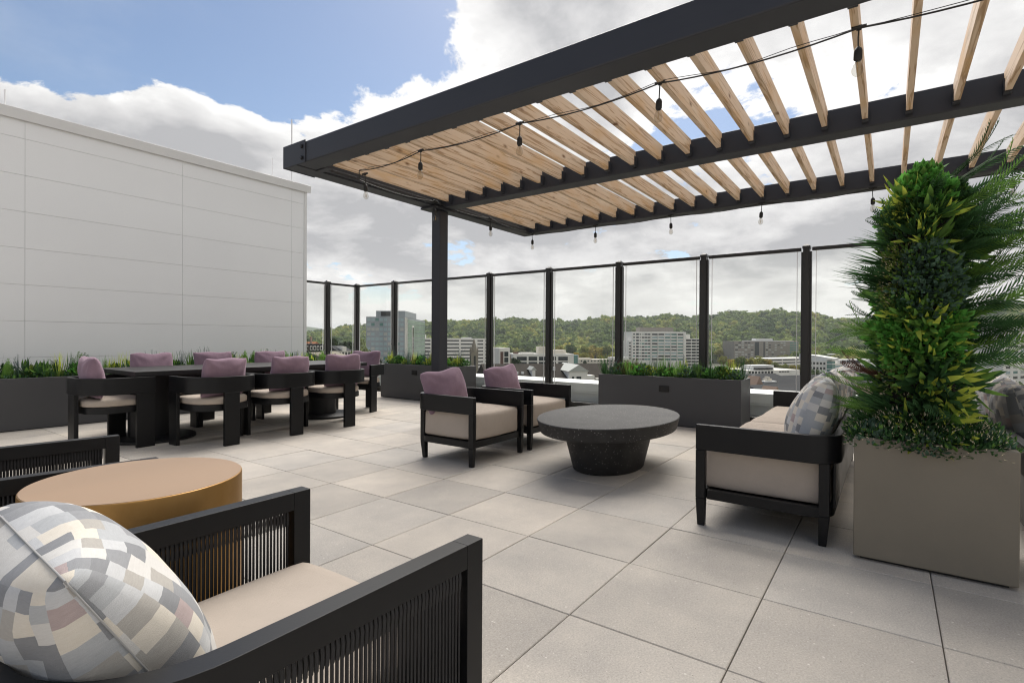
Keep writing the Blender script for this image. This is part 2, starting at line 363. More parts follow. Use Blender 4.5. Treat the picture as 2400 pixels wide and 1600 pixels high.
def mk_paver():
    m = mat('concrete_paver', (.4, .37, .33), .78, 0, .35); b = bsdf(m)
    oi = NN(m, 'ShaderNodeObjectInfo')
    base = ramp(m, oi.outputs['Random'], [(0, (.375, .345, .308)), (.3, (.465, .425, .375)), (.6, (.425, .397, .362)), (1, (.52, .468, .405))])
    n = noise_node(m, 1.7, 6, .65, None, 'Object'); tcw = NN(m, 'ShaderNodeNewGeometry'); LK(m, tcw.outputs['Position'], n.inputs['Vector'])
    c = mixcol(m, .55, base, ramp(m, n.outputs[0], [(.3, (.34, .345, .36)), (.7, (.64, .63, .61))]), 'OVERLAY')
    f = noise_node(m, 130, 3, .7); LK(m, tcw.outputs['Position'], f.inputs['Vector'])
    c = mixcol(m, .7, c, ramp(m, f.outputs[0], [(.3, (.38, .38, .38)), (.7, (.62, .62, .62))]), 'OVERLAY')
    for sc, th, colr in ((26, .075, (.64, .61, .56)), (58, .11, (.60, .57, .52)), (110, .15, (.58, .55, .50)), (34, .05, (.16, .15, .13)), (80, .10, (.25, .23, .20))):
        v = NN(m, 'ShaderNodeTexVoronoi'); v.inputs['Scale'].default_value = sc; 
        mp = NN(m, 'ShaderNodeMapping'); mp.inputs['Location'].default_value = (sc*.13, th*7, 0); mp.inputs['Scale'].default_value = (1, 1, .2); LK(m, tcw.outputs['Position'], mp.inputs[0]); LK(m, mp.outputs[0], v.inputs['Vector'])
        s1 = ramp(m, v.outputs['Distance'], [(th, (1, 1, 1)), (th+.06, (0, 0, 0))])
        pick = NN(m, 'ShaderNodeSeparateColor'); LK(m, v.outputs['Color'], pick.inputs[0])
        s2 = ramp(m, pick.outputs[0], [(.76, (0, 0, 0)), (.80, (.85, .85, .85))])
        c = mixcol(m, mixcol(m, 1.0, s1, s2, 'MULTIPLY'), c, colr)
    LK(m, c, b.inputs['Base Color'])
    bp = NN(m, 'ShaderNodeBump'); bp.inputs['Strength'].default_value = .25; bp.inputs['Distance'].default_value = .004; LK(m, f.outputs[0], bp.inputs['Height']); LK(m, bp.outputs[0], b.inputs['Normal'])
    return m
MT['paver'] = mk_paver()
def mk_wood():
    m = mat('pine', (.5, .36, .22), .6, 0, .3); b = bsdf(m); oi = NN(m, 'ShaderNodeObjectInfo')
    tc = NN(m, 'ShaderNodeTexCoord'); of = NN(m, 'ShaderNodeVectorMath', operation='MULTIPLY_ADD')
    cb = NN(m, 'ShaderNodeCombineXYZ'); LK(m, oi.outputs['Random'], cb.inputs[0]); LK(m, oi.outputs['Random'], cb.inputs[2])
    LK(m, cb.outputs[0], of.inputs[0]); of.inputs[1].default_value = (37, 11, 19); LK(m, tc.outputs['Object'], of.inputs[2])
    def nz(scale, st, det=5, dist=0):
        mp = NN(m, 'ShaderNodeMapping'); mp.inputs['Scale'].default_value = st; LK(m, of.outputs[0], mp.inputs[0])
        n = NN(m, 'ShaderNodeTexNoise'); n.inputs['Scale'].default_value = scale; n.inputs['Detail'].default_value = det; n.inputs['Distortion'].default_value = dist; LK(m, mp.outputs[0], n.inputs['Vector']); return n.outputs[0]
    g = nz(7, (.22, 4, 5), 3, .5)
    wv = NN(m, 'ShaderNodeMath', operation='SINE'); mu = NN(m, 'ShaderNodeMath', operation='MULTIPLY'); LK(m, g, mu.inputs[0]); mu.inputs[1].default_value = 20; LK(m, mu.outputs[0], wv.inputs[0])
    c = ramp(m, wv.outputs[0], [(0, (.72, .56, .41)), (.5, (.65, .485, .335)), (.9, (.44, .29, .17))])
    c = mixcol(m, ramp(m, nz(2.2, (1, 3, 3)), [(.50, (0, 0, 0)), (.72, (.8, .8, .8))]), c, (.66, .42, .20))
    c = mixcol(m, ramp(m, nz(3.0, (.6, 3, 3)), [(.55, (0, 0, 0)), (.75, (.6, .6, .6))]), c, (.76, .64, .50))
    v = NN(m, 'ShaderNodeTexVoronoi'); v.inputs['Scale'].default_value = 3.6; mp = NN(m, 'ShaderNodeMapping'); mp.inputs['Scale'].default_value = (.75, .7, 1.6); LK(m, of.outputs[0], mp.inputs[0]); LK(m, mp.outputs[0], v.inputs['Vector'])
    c = mixcol(m, ramp(m, v.outputs['Distance'], [(.035, (1, 1, 1)), (.07, (.5, .5, .5)), (.13, (0, 0, 0))]), c, (.20, .10, .045))
    LK(m, c, b.inputs['Base Color']); return m
MT['wood'] = mk_wood()
def mk_brass():
    m = mat('brushed_brass', (.36, .20, .065), .42, .9); b = bsdf(m)
    n = noise_node(m, 5, 6, .65, (1, 1, .5)); LK(m, ramp(m, n.outputs[0], [(.3, (.32, .175, .052)), (.7, (.42, .245, .09))]), b.inputs['Base Color'])
    r = noise_node(m, 90, 3, .5, (.04, 1, 1)); mr = NN(m, 'ShaderNodeMapRange'); LK(m, r.outputs[0], mr.inputs[0]); mr.inputs[3].default_value = .38; mr.inputs[4].default_value = .50; LK(m, mr.outputs[0], b.inputs['Roughness'])
    return m
MT['brass'] = mk_brass()
MT['brasstop'] = vary(mat('satin_bronze_top', (.37, .25, .16), .5, .3), .06, 3, 6, .02, 150, (.2, 1, 1), .05)
def mk_fire():
    m = mat('black_concrete', (.03, .03, .031), .6, 0, .25); b = bsdf(m)
    n = noise_node(m, 3.5, 7, .65); c = ramp(m, n.outputs[0], [(.3, (.020, .020, .021)), (.7, (.050, .049, .048))])
    v = NN(m, 'ShaderNodeTexVoronoi'); v.inputs['Scale'].default_value = 62; tc = NN(m, 'ShaderNodeTexCoord'); LK(m, tc.outputs['Object'], v.inputs['Vector'])
    pk = NN(m, 'ShaderNodeSeparateColor'); LK(m, v.outputs['Color'], pk.inputs[0])
    s = mixcol(m, 1.0, ramp(m, v.outputs['Distance'], [(.17, (1, 1, 1)), (.27, (0, 0, 0))]), ramp(m, pk.outputs[0], [(.66, (0, 0, 0)), (.70, (.9, .9, .9))]), 'MULTIPLY')
    LK(m, mixcol(m, s, c, (.26, .25, .245)), b.inputs['Base Color'])
    f = noise_node(m, 150, 3); bp = NN(m, 'ShaderNodeBump'); bp.inputs['Strength'].default_value = .3; bp.inputs['Distance'].default_value = .004; LK(m, f.outputs[0], bp.inputs['Height']); LK(m, bp.outputs[0], b.inputs['Normal'])
    return m
MT['fire'] = mk_fire()
def mk_glass(name, tint, refl=1.0):
    m = bpy.data.materials.new(name); m.use_nodes = True; nt = m.node_tree; nt.nodes.clear()
    tr = NN(m, 'ShaderNodeBsdfTransparent'); tr.inputs[0].default_value = (*tint, 1); gl = NN(m, 'ShaderNodeBsdfGlossy'); gl.inputs['Roughness'].default_value = 0.0
    gl.inputs[0].default_value = (refl, refl, refl, 1)
    fr = NN(m, 'ShaderNodeFresnel'); fr.inputs[0].default_value = 1.45; mx = NN(m, 'ShaderNodeMixShader'); out = NN(m, 'ShaderNodeOutputMaterial')
    ge = NN(m, 'ShaderNodeNewGeometry'); iv = NN(m, 'ShaderNodeMath', operation='SUBTRACT'); iv.inputs[0].default_value = 1; LK(m, ge.outputs['Backfacing'], iv.inputs[1]); mu = NN(m, 'ShaderNodeMath', operation='MULTIPLY'); LK(m, iv.outputs[0], mu.inputs[0]); LK(m, fr.outputs[0], mu.inputs[1])
    LK(m, mu.outputs[0], mx.inputs[0]); LK(m, tr.outputs[0], mx.inputs[1]); LK(m, gl.outputs[0], mx.inputs[2]); LK(m, mx.outputs[0], out.inputs[0]); return m
MT['glass'] = mk_glass('fence_glass', (.982, .986, .975), .5)
MT['bulb'] = mk_glass('bulb_glass', (.86, .85, .82), 1.0)
MT['filament'] = mat('filament', (.55, .35, .14), .4, .5)
def mk_leaf(name, c, rough=.6, tr=.38, var=.35, spec=.18):
    m = mat(name, c, rough, 0, spec); b = bsdf(m); nt = m.node_tree
    n = noise_node(m, 9, 3, .6); oi = NN(m, 'ShaderNodeObjectInfo')
    cc = ramp(m, n.outputs[0], [(.3, tuple(x*(1-var) for x in c)), (.7, tuple(x*(1+var) for x in c))])
    hs = NN(m, 'ShaderNodeHueSaturation'); LK(m, cc, hs.inputs['Color']); mr = NN(m, 'ShaderNodeMapRange'); LK(m, oi.outputs['Random'], mr.inputs[0]); mr.inputs[3].default_value = .8; mr.inputs[4].default_value = 1.2; LK(m, mr.outputs[0], hs.inputs['Value'])
    LK(m, hs.outputs[0], b.inputs['Base Color'])
    t = NN(m, 'ShaderNodeBsdfTranslucent'); LK(m, hs.outputs[0], t.inputs[0]); mx = NN(m, 'ShaderNodeMixShader'); mx.inputs[0].default_value = tr
    out = nt.nodes['Material Output']; LK(m, b.outputs[0], mx.inputs[1]); LK(m, t.outputs[0], mx.inputs[2]); LK(m, mx.outputs[0], out.inputs[0]); return m
LEAF = dict(dark=mk_leaf('leaf_dark', (.058, .138, .048)), mid=mk_leaf('leaf_mid', (.165, .315, .065)), bright=mk_leaf('leaf_bright', (.17, .47, .09)),
            lime=mk_leaf('leaf_lime', (.58, .66, .10)), blue=mk_leaf('leaf_blue', (.12, .20, .14)), purple=mk_leaf('lavender', (.18, .15, .32), .6),
            burg=mk_leaf('leaf_burgundy', (.15, .065, .05)), cream=mk_leaf('flower_cream', (.70, .62, .40), .6, .2, .15), olive=mk_leaf('leaf_olive', (.20, .27, .06)), white=mk_leaf('flower_white', (.80, .74, .55), .6, .2, .1))

# ================================================================== terrace floor
T = .6096; U0, V0 = 1.879, .4401
def in_view(x, y, m=0.0):
    d = x*Fw.x + y*Fw.y
    if d < .15: return False
    sx = (x*Rt.x + y*Rt.y)/d; sy = EYE/d
    return abs(sx) < .972+m and sy < .66+m
def build_floor():
    fl = MB().box(-8, 7.62, -9, 9.72, -.30, -.028).build('terrace_floor', MT['subslab']); tag(fl, kind='structure')
    def paver(seed):
        rnd = random.Random(seed); h = T/2-.0019; bm = MB(); c = .0032
        z = [rnd.uniform(-.0009, .0009) for _ in range(4)]
        q = [(-1, -1), (1, -1), (1, 1), (-1, 1)]
        v = [(a*h, b*h, -.027) for a, b in q] + [(a*h, b*h, -c+z[i]) for i, (a, b) in enumerate(q)] + [(a*(h-c), b*(h-c), z[i]) for i, (a, b) in enumerate(q)]
        bm.add(v, [(0, 1, 5, 4), (1, 2, 6, 5), (2, 3, 7, 6), (3, 0, 4, 7), (4, 5, 9, 8), (5, 6, 10, 9), (6, 7, 11, 10), (7, 4, 8, 11), (8, 9, 10, 11)])
        return bm.mesh('paver', MT['paver'])
    ms = [paver(i) for i in range(8)]
    cells = []
    for i in range(-16, 11):
        for j in range(-15, 17):
            x = U0+(i+.5)*T; y = V0+(j+.5)*T
            if x > 7.52 or y > 9.6: continue
            vis = any(in_view(x+a*T/2, y+b*T/2, .03) for a, b in ((0, 0), (-1, -1), (1, -1), (1, 1), (-1, 1)))
            cells.append((not vis, math.hypot(x, y), x, y))
    cells.sort(); rest = MB(); n = 0
    for nv, d, x, y in cells:
        if n < 296 and not nv: inst('paver', random.choice(ms), fl, (x, y, random.uniform(-.0012, .0008)), (0, 0, 0)); n += 1
        else:
            h = T/2-.0019; rest.box(x-h, x+h, y-h, y+h, -.027, -.0005)
    if rest.v: o = rest.build('paver_field', MT['paver'], fl); o['kind'] = 'stuff'
build_floor()

# ================================================================== white building on the left
WV = 9.2; WE = 6.0
def build_white_building():
    b = thing('white_building', 'white metal panelled building with a plain coping along its roof edge', 'building', (0, WV, 0))
    MB().box(-5.7, WE-.03, .010, 5, -.2, 3.98).build('wall', MT['joint'], b)
    us = [-5.68, -3.79, -1.89, .005, 1.9, 3.79, 5.68, 5.935]
    zs = [0.0, .363, .840, 1.314, 1.788, 2.263, 2.738, 3.213, 3.688, 3.925]
    g = .0026
    for i in range(7):
        for j in range(9):
            if us[i+1] < -2: continue
            m = MB().box(us[i]+g/2, us[i+1]-g/2, -.002, .009, zs[j]+g/2, zs[j+1]-g/2)
            o = m.build('panel', MT['wall'], b, None, .0012, 1)
    MB().box(5.94, WE, -.008, .06, 0, 3.925).build('corner_trim', MT['coping'], b, None, .006, 2)
    for z0, z1 in zip(zs[:-1], zs[1:]): MB().box(WE-.025, WE-.002, .065, 5, z0+g/2, z1-g/2).build('side_panel', MT['wall'], b)
    c = MB(); c.prism([(-5.8, -.035, 3.915), (-5.8, -.055, 4.055), (-5.8, 5, 4.10), (-5.8, 5, 3.99), (-5.8, .0, 3.99), (-5.8, 0, 3.93)], (5.8+WE+.06, 0, 0))
    c.build('coping', MT['coping'], b, None, .004, 1)
    for u, v, z1, r in ((1.73, .12, 4.30, .009), (5.75, .12, 5.28, .012), (5.5, .35, 4.52, .005)):
        MB().tube([(u, v, 4.04), (u, v, z1)], r, 8).build('lightning_rod', MT['coping'], b, 40)
build_white_building()

# ================================================================== glass wind screen
def build_screen():
    X = 7.55; ZT = 2.265
    vs = [9.66, 8.43, 7.165, 5.90, 4.635, 3.375, 2.105, .85, -.41, -1.67, -2.93]
    f = thing('glass_fence', 'tall black framed glass wind screen along the far edge of the terrace', 'fence', (X, 0, 0))
    post = MB().box(-.05, .05, -.036, .036, 0, 2.27); post.box(-.03, .03, -.058, .058, 0, 2.23)
    pm = post.mesh('post', MT['fence']); cap = MB(); cap.taper((0, 0, 2.27), (.058, .044), (0, 0, 2.30), (.058, .044)); cap.taper((0, 0, 2.3005), (.05, .038), (0, 0, 2.325), (.02, .018)); cm = cap.mesh('post_cap', MT['fence'])
    bo = MB().lathe([(.007, 0), (.007, .012)], 6).mesh('clamp_bolt', MT['bolt'])
    for y in vs:
        p = inst('post', pm, f, (0, y, 0)); bev(p, .004, 2) if y == vs[0] else None
        inst('post_cap', cm, p)
        for s in (-1, 1):
            for z in (.45, 1.0, 1.55, 2.0): inst('clamp_bolt', bo, p, (-.031, s*.05, z), (0, -PI/2, 0))
    for a, b in zip(vs[:-1], vs[1:]):
        MB().box(-.022, .022, b+.06, a-.06, ZT-.022, ZT+.022).build('top_rail', MT['fence'], f, None, .005, 2)
        MB().box(-.03, .03, b+.06, a-.06, .055, .105).build('bottom_rail', MT['fence'], f, None, .005, 1)
        MB().box(-.005, .005, b+.062, a-.062, .11, ZT-.024).build('glass_pane', MT['glass'], f)
        for y in (b+.105, a-.105): MB().box(-.009, .007, y-.0025, y+.0025, .11, ZT-.024).build('glazing_edge', MT['coping'], f)
    g = thing('glass_fence', 'short black framed glass wind screen between the white building and the corner post', 'fence', (0, 9.66, 0))
    us = [7.55, 6.79, 5.53, 4.27]
    for x in us[1:]:
        p = inst('post', pm, g, (x, 0, 0), (0, 0, PI/2)); inst('post_cap', cm, p)
    for b, a in zip(us[:-1], us[1:]):
        MB().box(a+.06, b-.06, -.022, .022, ZT-.022, ZT+.022).build('top_rail', MT['fence'], g, None, .005, 2)
        MB().box(a+.06, b-.06, -.03, .03, .055, .105).build('bottom_rail', MT['fence'], g)
        MB().box(a+.062, b-.062, -.005, .005, .11, ZT-.024).build('glass_pane', MT['glass'], g)
        for x in (a+.105, b-.105): MB().box(x-.0025, x+.0025, -.009, .007, .11, ZT-.024).build('glazing_edge', MT['coping'], g)
    # roof edge beyond the glass
    w = thing('parapet', 'low white metal clad roof edge outside the glass screen', 'parapet wall', (7.62, 0, 0))
    MB().box(-.06, .10, -6, 9.72, -.2, .05).build('curb', MT['fence'], w)
    MB().prism([(.18, -6, .392), (.18, -6, .255), (.20, -6, .255), (.50, -6, .29), (.50, -6, .425)], (0, 17.5, 0)).build('coping', MT['parapet'], w, None, .004, 1)
    MB().box(.185, .21, -6, 11.5, .225, .254).build('flashing', MT['parapet'], w)
    MB().box(.215, .6, -6, 11.5, -.3, .25).build('wall', MT['parapet'], w)
    MB().box(.205, .2145, -6, 11.5, .085, .092).build('seam', MT['joint'], w)
    w2 = thing('parapet', 'low white metal clad roof edge outside the short glass screen', 'parapet wall', (0, 9.73, 0))
    MB().box(6.05, 7.56, .0, .10, -.2, .05).build('curb', MT['fence'], w2)
    MB().box(6.05, 7.83, .2, .5, -.3, .40).build('wall', MT['parapet'], w2)
    bl = MB().box(-40, 8.7, -30, 10.8, -34, -.31).build('lower_storeys', mat('own_building', (.4, .38, .36), .8)); tag(bl, kind='structure')
build_screen()

# ================================================================== pergola
def build_pergola():
    p = thing('pergola', 'charcoal steel pergola with pine slats over the fire table', 'pergola', (5.05, 4.78, 0))
    ox, oy = 5.05, 4.78
    def bx(name, x0, x1, y0, y1, z0, z1, bv=.012, par=None): return MB().box(x0-ox, x1-ox, y0-oy, y1-oy, z0, z1).build(name, MT['steel'], par or p, None, bv, 3)
    YE = -3.6
    bx('beam', 2.955, 3.165, YE, 4.70, 2.80, 3.0)
    bx('beam', 5.00, 5.19, YE, 4.70, 2.80, 2.998)
    bx('beam', 6.99, 7.20, YE, 4.70, 2.80, 3.0)
    e = bx('beam', 2.955, 7.20, 4.72, 4.915, 2.80, 3.0)
    bx('ledge', 3.22, 4.95, 4.66, 4.717, 2.815, 2.845, .003, e); bx('ledge', 5.24, 6.94, 4.66, 4.717, 2.815, 2.845, .003, e)
    bx('beam', 2.955, 7.20, YE-.21, YE-.005, 2.80, 3.0)
    q = MB().box(-.078, .078, -.075, .075, 0.0, 2.768).build('post', MT['steel'], p, None, .012, 3); q.location = (0, 0, 0)
    bx('post_plate', 4.84, 5.27, 4.66, 4.925, 2.772, 2.799, .003)
    q = MB().box(-.078, .078, -.075, .075, 0.0, 2.799).build('post', MT['steel'], p, None, .012, 3); q.location = (0, YE-.1-oy, 0)
    # bolted corner bracket on the near corner
    k = MB(); k.box(2.945-ox, 2.954-ox, 4.55-oy, 4.925-oy, 2.795, 3.012); k.box(2.945-ox, 3.30-ox, 4.916-oy, 4.925-oy, 2.795, 3.012)
    k = k.build('corner_bracket', MT['steel'], p, None, .004, 2)
    for y in (4.60,):
        for z in (2.845, 2.955): MB().lathe([(.0, 0), (.021, .001), (.021, .014), (.015, .018)], 6).build('bolt', MT['bolt'], k).matrix_local = Matrix.Translation((2.945-ox, y-oy, z)) @ Matrix.Rotation(-PI/2, 4, 'Y')
    bx('joint_plate', 3.17, 3.24, 4.52, 4.70, 2.792, 2.80, .002)
    sa = MB().box(3.20-ox, 4.965-ox, 0, .038, 2.845, 2.985).mesh('slat', MT['wood']); sb = MB().box(5.225-ox, 6.955-ox, 0, .038, 2.845, 2.985).mesh('slat', MT['wood'])
    def hanger(x0, x1):
        h = MB(); h.box(x0-ox, x1-ox, -.004, -.0005, 2.84, 2.93); h.box(x0-ox, x1-ox, .0385, .042, 2.84, 2.93); h.box(x0-ox, x1-ox, -.004, .042, 2.834, 2.8435)
        return h.mesh('bracket', MT['steel'])
    ha = [hanger(3.166, 3.235), hanger(4.93, 4.999)]; hb = [hanger(5.191, 5.26), hanger(6.92, 6.989)]
    for i in range(30):
        y = 4.522-.2735*i
        if y < YE+.05: break
        for me, hs in ((sa, ha), (sb, hb)):
            o = inst('slat', me, p, (0, y-oy+random.uniform(-.003, .003), random.uniform(-.002, .002)))
            for h in hs: inst('bracket', h, o)
    # string of lights clipped under the frame
    s = thing('string_lights', 'black cable of clear filament bulbs strung under the pergola frame', 'string lights', (3.46, 4.46, 2.84))
    A = []; 
    pts = [Vector((3.46, v, z)) for v, z in ((-2.12, 2.835), (-.985, 2.835), (.147, 2.832), (1.265, 2.84), (2.41, 2.835), (3.52, 2.842), (4.40, 2.82))] + [Vector((x, 4.645, 2.835)) for x in (3.62, 4.82, 5.95)] + [Vector((7.02, 4.64, 2.80))] + [Vector((7.03, v, 2.792)) for v in (3.53, 2.407, 1.278, .158, -.971, -2.1)]
    pts[7] = Vector((3.62, 4.60, 2.80))
    cable = []; hang = []
    for a, b in zip(pts[:-1], pts[1:]):
        n = 10; sag = .035 if (b-a).length > .6 else .01
        for k in range(n): t = k/n; cable.append(a.lerp(b, t)-Vector((0, 0, sag*4*t*(1-t))))
    cable.append(pts[-1])
    o = s.location
    MB().tube([c-o for c in cable], .0048, 6).build('cable', MT['rubber'], s, 50)
    thin = [c+Vector((.006*math.sin(i*1.3), 0, .012+.008*math.sin(i*.9)))-o for i, c in enumerate(cable[:62])]
    MB().tube(thin, .0022, 5).build('guide_wire', MT['rubber'], s, 50)
    so = MB(); so.tube([(0, 0, 0), (.004, .002, -.05), (0, 0, -.105)], .0042, 6); so.lathe([(.006, -.10), (.017, -.112), (.021, -.125), (.0215, -.165), (.018, -.172), (.015, -.178)][::-1], 14); so.tube([(0, -.035, .004), (0, .035, .004)], .010, 6); so.box(-.006, .006, -.012, .012, -.012, .014)
    sm = so.mesh('socket', MT['rubber'], 45)
    gb = MB().lathe([(.004, -.262), (.012, -.259), (.022, -.250), (.0285, -.234), (.029, -.222), (.025, -.205), (.0165, -.185), (.0145, -.178)], 18).mesh('bulb', MT['bulb'], 80)
    fi = MB().tube([(0, 0, -.18), (0, 0, -.20), (-.008, 0, -.215), (-.005, .003, -.24), (.003, -.003, -.212), (.007, 0, -.24), (.009, 0, -.215), (.002, 0, -.198)], .0012, 4).mesh('filament', MT['filament'])
    spots = [(3.46, v, z) for v, z in ((-.985, 2.835), (.147, 2.832), (1.265, 2.84), (2.41, 2.835), (3.52, 2.842))] + [(3.55, 4.42, 2.81), (4.82, 4.645, 2.84), (5.95, 4.645, 2.84)] + [(7.03, 4.64, 2.80)] + [(7.03, v, 2.792) for v in (3.53, 2.407, 1.278, .158, -.971)]
    for i, q in enumerate(spots):
        q = Vector(q)-o; rz = 0 if i < 6 or i > 8 else PI/2
        so_ = inst('socket', sm, s, q, (random.uniform(-.05, .05), random.uniform(-.05, .05), rz+random.uniform(-.2, .2)))
        bu = inst('bulb', gb, so_); inst('filament', fi, bu) if False else None
        inst('filament', fi, so_)
build_pergola()

# ================================================================== furniture
PIL = {}
def pillow(name, key, m, label, group, loc, rot, w, h, t, seed, dent=0.0):
    if key not in PIL: PIL[key] = pillow_mesh(w, h, t, seed, dent); PIL[key].materials.append(m)
    o = inst(name, PIL[key], None, loc, rot)
    if key == 'P0':
        n = 26; V = PIL[key].vertices; sm = [v for v in V if abs(v.co.y) < 1e-4]; sm.sort(key=lambda v: math.atan2(v.co.z/h, v.co.x/w))
        c = [tuple(v.co*1.004) for v in sm]; MB().tube(c+[c[0]], .0016, 6).build('seam', MT['seam'], o, 60)
    return tag(o, label, 'pillow', group)
def dining_chair():
    """faces +y"""
    t = thing('dining_chair', 'x', 'chair', (0, 0, 0), 0, 'black barrel chairs round the dining table')
    w = .335; pth = rounded_path([(-w, .27), (-w, -.30), (w, -.30), (w, .27)], .25, 9)
    MB().band(pth, .036, .548, .713).build('back_rail', MT['black'], t, 40, .004, 2)
    MB().box(-.078, .078, -.322, -.285, 0, .548).build('leg', MT['black'], t, None, .004, 2)
    for s in (-1, 1):
        MB().box(s*w-.018, s*w+.018, .10, .265, 0, .547).build('leg', MT['black'], t, None, .004, 2)
    for s in (-1, 1): MB().box(s*w-.01, s*w+.01, .16, .205, 0.0, .003).build('glide', MT['coping'], t)
    ap = rounded_path([(-.29, .24), (-.29, -.255), (.29, -.255), (.29, .24)], .22, 9)
    MB().poly(ap, .36, .425).build('seat_frame', MT['black'], t, 40, .004, 2)
    cu = rounded_path([(-.285, .25), (-.285, -.26), (.285, -.26), (.285, .25)], .23, 9)
    m = MB(); n = len(cu); cx, cy = 0, .02
    rings = [(.96, .428), (1.0, .440), (1.0, .478), (.97, .493), (.85, .503), (.4, .508)]
    for s, z in rings:
        m.v += [(cx+(p[0]-cx)*s, cy+(p[1]-cy)*s, z) for p in cu]
    for i in range(len(rings)-1):
        for k in range(n): m.f.append((i*n+k, i*n+(k+1) % n, (i+1)*n+(k+1) % n, (i+1)*n+k)); m.m.append(0)
    m.f.append(tuple(range((len(rings)-1)*n, len(rings)*n))); m.m.append(0)
    m.build('seat_cushion', MT['beige'], t, 55)
    return t
def build_dining():
    z1 = .765; u0, u1, v0, v1 = 2.10, 4.99, 6.15, 7.22
    t = thing('dining_table', 'long black dining table with a thin flat top on two drum pedestals', 'table', ((u0+u1)/2, (v0+v1)/2, 0))
    cx, cy = t.location.x, t.location.y
    MB().box(u0-cx, u1-cx, v0-cy, v1-cy, .717, z1).build('tabletop', MT['plank'], t, None, .004, 2)
    MB().box(u0-cx+.12, u1-cx-.12, v0-cy+.16, v1-cy-.16, .69, .7165).build('rail', MT['plank'], t)
    for dx in (-1.12, 1.06):
        d = MB().lathe([(.20, .035), (.20, .689)], 36, dx, 0).build('pedestal', MT['plank'], t, 40)
        MB().lathe([(.40, 0), (.42, .006), (.42, .028), (.405, .034)], 48, dx, -.06).build('base_plate', MT['plank'], d, 40)
    base = dining_chair(); first = [True]
    def chair(x, y, rz, label):
        c = base if first[0] else copy_tree(base); first[0] = False
        c.location = (x, y, 0); c.rotation_euler = (0, 0, rz); c['label'] = label; return c
    def chair_pillow(key, x, y, rz, lab, tilt=-.16, yaw=0, dz=0):
        # local: behind-centre of the seat, leaning on the back rail
        a = rz; lx, ly = 0.0, -.155
        pillow('mauve_pillow', key, MT['mauve'], lab, 'mauve pillows on the dining chairs', (x+lx*math.cos(a)-ly*math.sin(a), y+lx*math.sin(a)+ly*math.cos(a), .700+dz), (tilt, 0, rz+yaw), .49, .42, .18, int(key[-1])*7+3, .007)
    defs = [(1.99, 6.47, -PI/2+.05, 'black barrel dining chair at the near head of the long table', 'mauve pillow on the chair at the near head of the dining table'),
            (2.745, 5.845, .03, 'black barrel chair on the near long side of the dining table, closest to its corner', 'mauve pillow on the near side chair closest to the table corner'),
            (3.485, 5.835, .0, 'middle black barrel chair of three on the near long side of the dining table', 'mauve pillow on the middle chair of the near long side'),
            (4.225, 5.84, -.02, 'black barrel chair on the near long side at the far end of the dining table', 'mauve pillow on the near side chair at the far end of the table'),
            (5.32, 6.72, PI/2+.35, 'black barrel chair at the far head of the dining table by the glass screen', 'mauve pillow on the chair at the far head of the dining table'),
            (2.70, 7.20, PI+.02, 'first black barrel chair on the planter side of the dining table, from the near head', 'first mauve pillow from the near head showing above the planter side of the table'),
            (3.42, 7.21, PI, 'second black barrel chair on the planter side of the dining table, from the near head', 'second mauve pillow from the near head showing above the planter side of the table'),
            (4.22, 7.20, PI-.03, 'third black barrel chair on the planter side of the dining table, from the near head', 'third mauve pillow from the near head showing above the planter side of the table')]
    for i, (x, y, rz, l1, l2) in enumerate(defs):
        chair(x, y, rz, l1); chair_pillow('m%d' % (i % 5), x, y, rz, l2, .14+.03*(i % 3), (-.12, .14, .05, -.1, .1, .08, -.1, .1)[i], .02 if i > 4 else (.012, .0, .004, .008, .01)[i])
build_dining()

def lounge_frame(t, W, Dp, back_legs=True):
    """solid band arms and back on tapered legs; faces +y, width W, depth Dp, centred"""
    hw = W/2-.02; hb = Dp/2-.02
    pth = rounded_path([(-hw, hb+.02), (-hw, -hb), (hw, -hb), (hw, hb+.02)], .13, 10)
    MB().band(pth, .042, .455, .607).build('arm_band', MT['black'], t, 40, .004, 2)
    for s in (-1, 1):
        MB().taper((s*hw, hb-.012, 0), (.018, .021), (s*hw, hb-.008, .165), (.0208, .0275)).taper((s*hw, hb-.008, .1651), (.0208, .0275), (s*hw, hb-.008, .4545), (.0208, .0275)).build('leg', MT['black'], t, None, .003, 1)
        MB().taper((s*(hw-.056), -hb+.062, 0), (.019, .019), (s*(hw-.048), -hb+.054, .165), (.026, .026)).taper((s*(hw-.048), -hb+.054, .1651), (.026, .026), (s*(hw-.048), -hb+.054, .4545), (.026, .026)).build('leg', MT['black'], t, None, .003, 1)
    ap = rounded_path([(-hw+.022, hb-.04), (-hw+.022, -hb+.03), (hw-.022, -hb+.03), (hw-.022, hb-.04)], .11, 8)
    MB().band(ap, .035, .158, .215).box(-hw+.022, hw-.022, hb-.035, hb-.002, .158, .215).poly(rounded_path([(-hw+.04, hb-.04), (-hw+.04, -hb+.05), (hw-.04, -hb+.05), (hw-.04, hb-.04)], .09, 6), .18, .20).build('seat_frame', MT['black'], t, 40, .003, 1)
    MB().box(-hw+.10, hw-.10, -hb+.005, -hb+.016, .20, .4545).build('back_panel', MT['black'], t)
def armchair(): 
    t = thing('lounge_armchair', 'x', 'armchair', (0, 0, 0), 0, 'black band armchairs facing the fire table')
    lounge_frame(t, .785, .725)
    me = rbox(.338, .325, .118, .032, 12, (.004, .006, .028), .005, 3); me.materials.append(MT['beige'])
    inst('seat_cushion', me, t, (0, .012, .336))
    return t
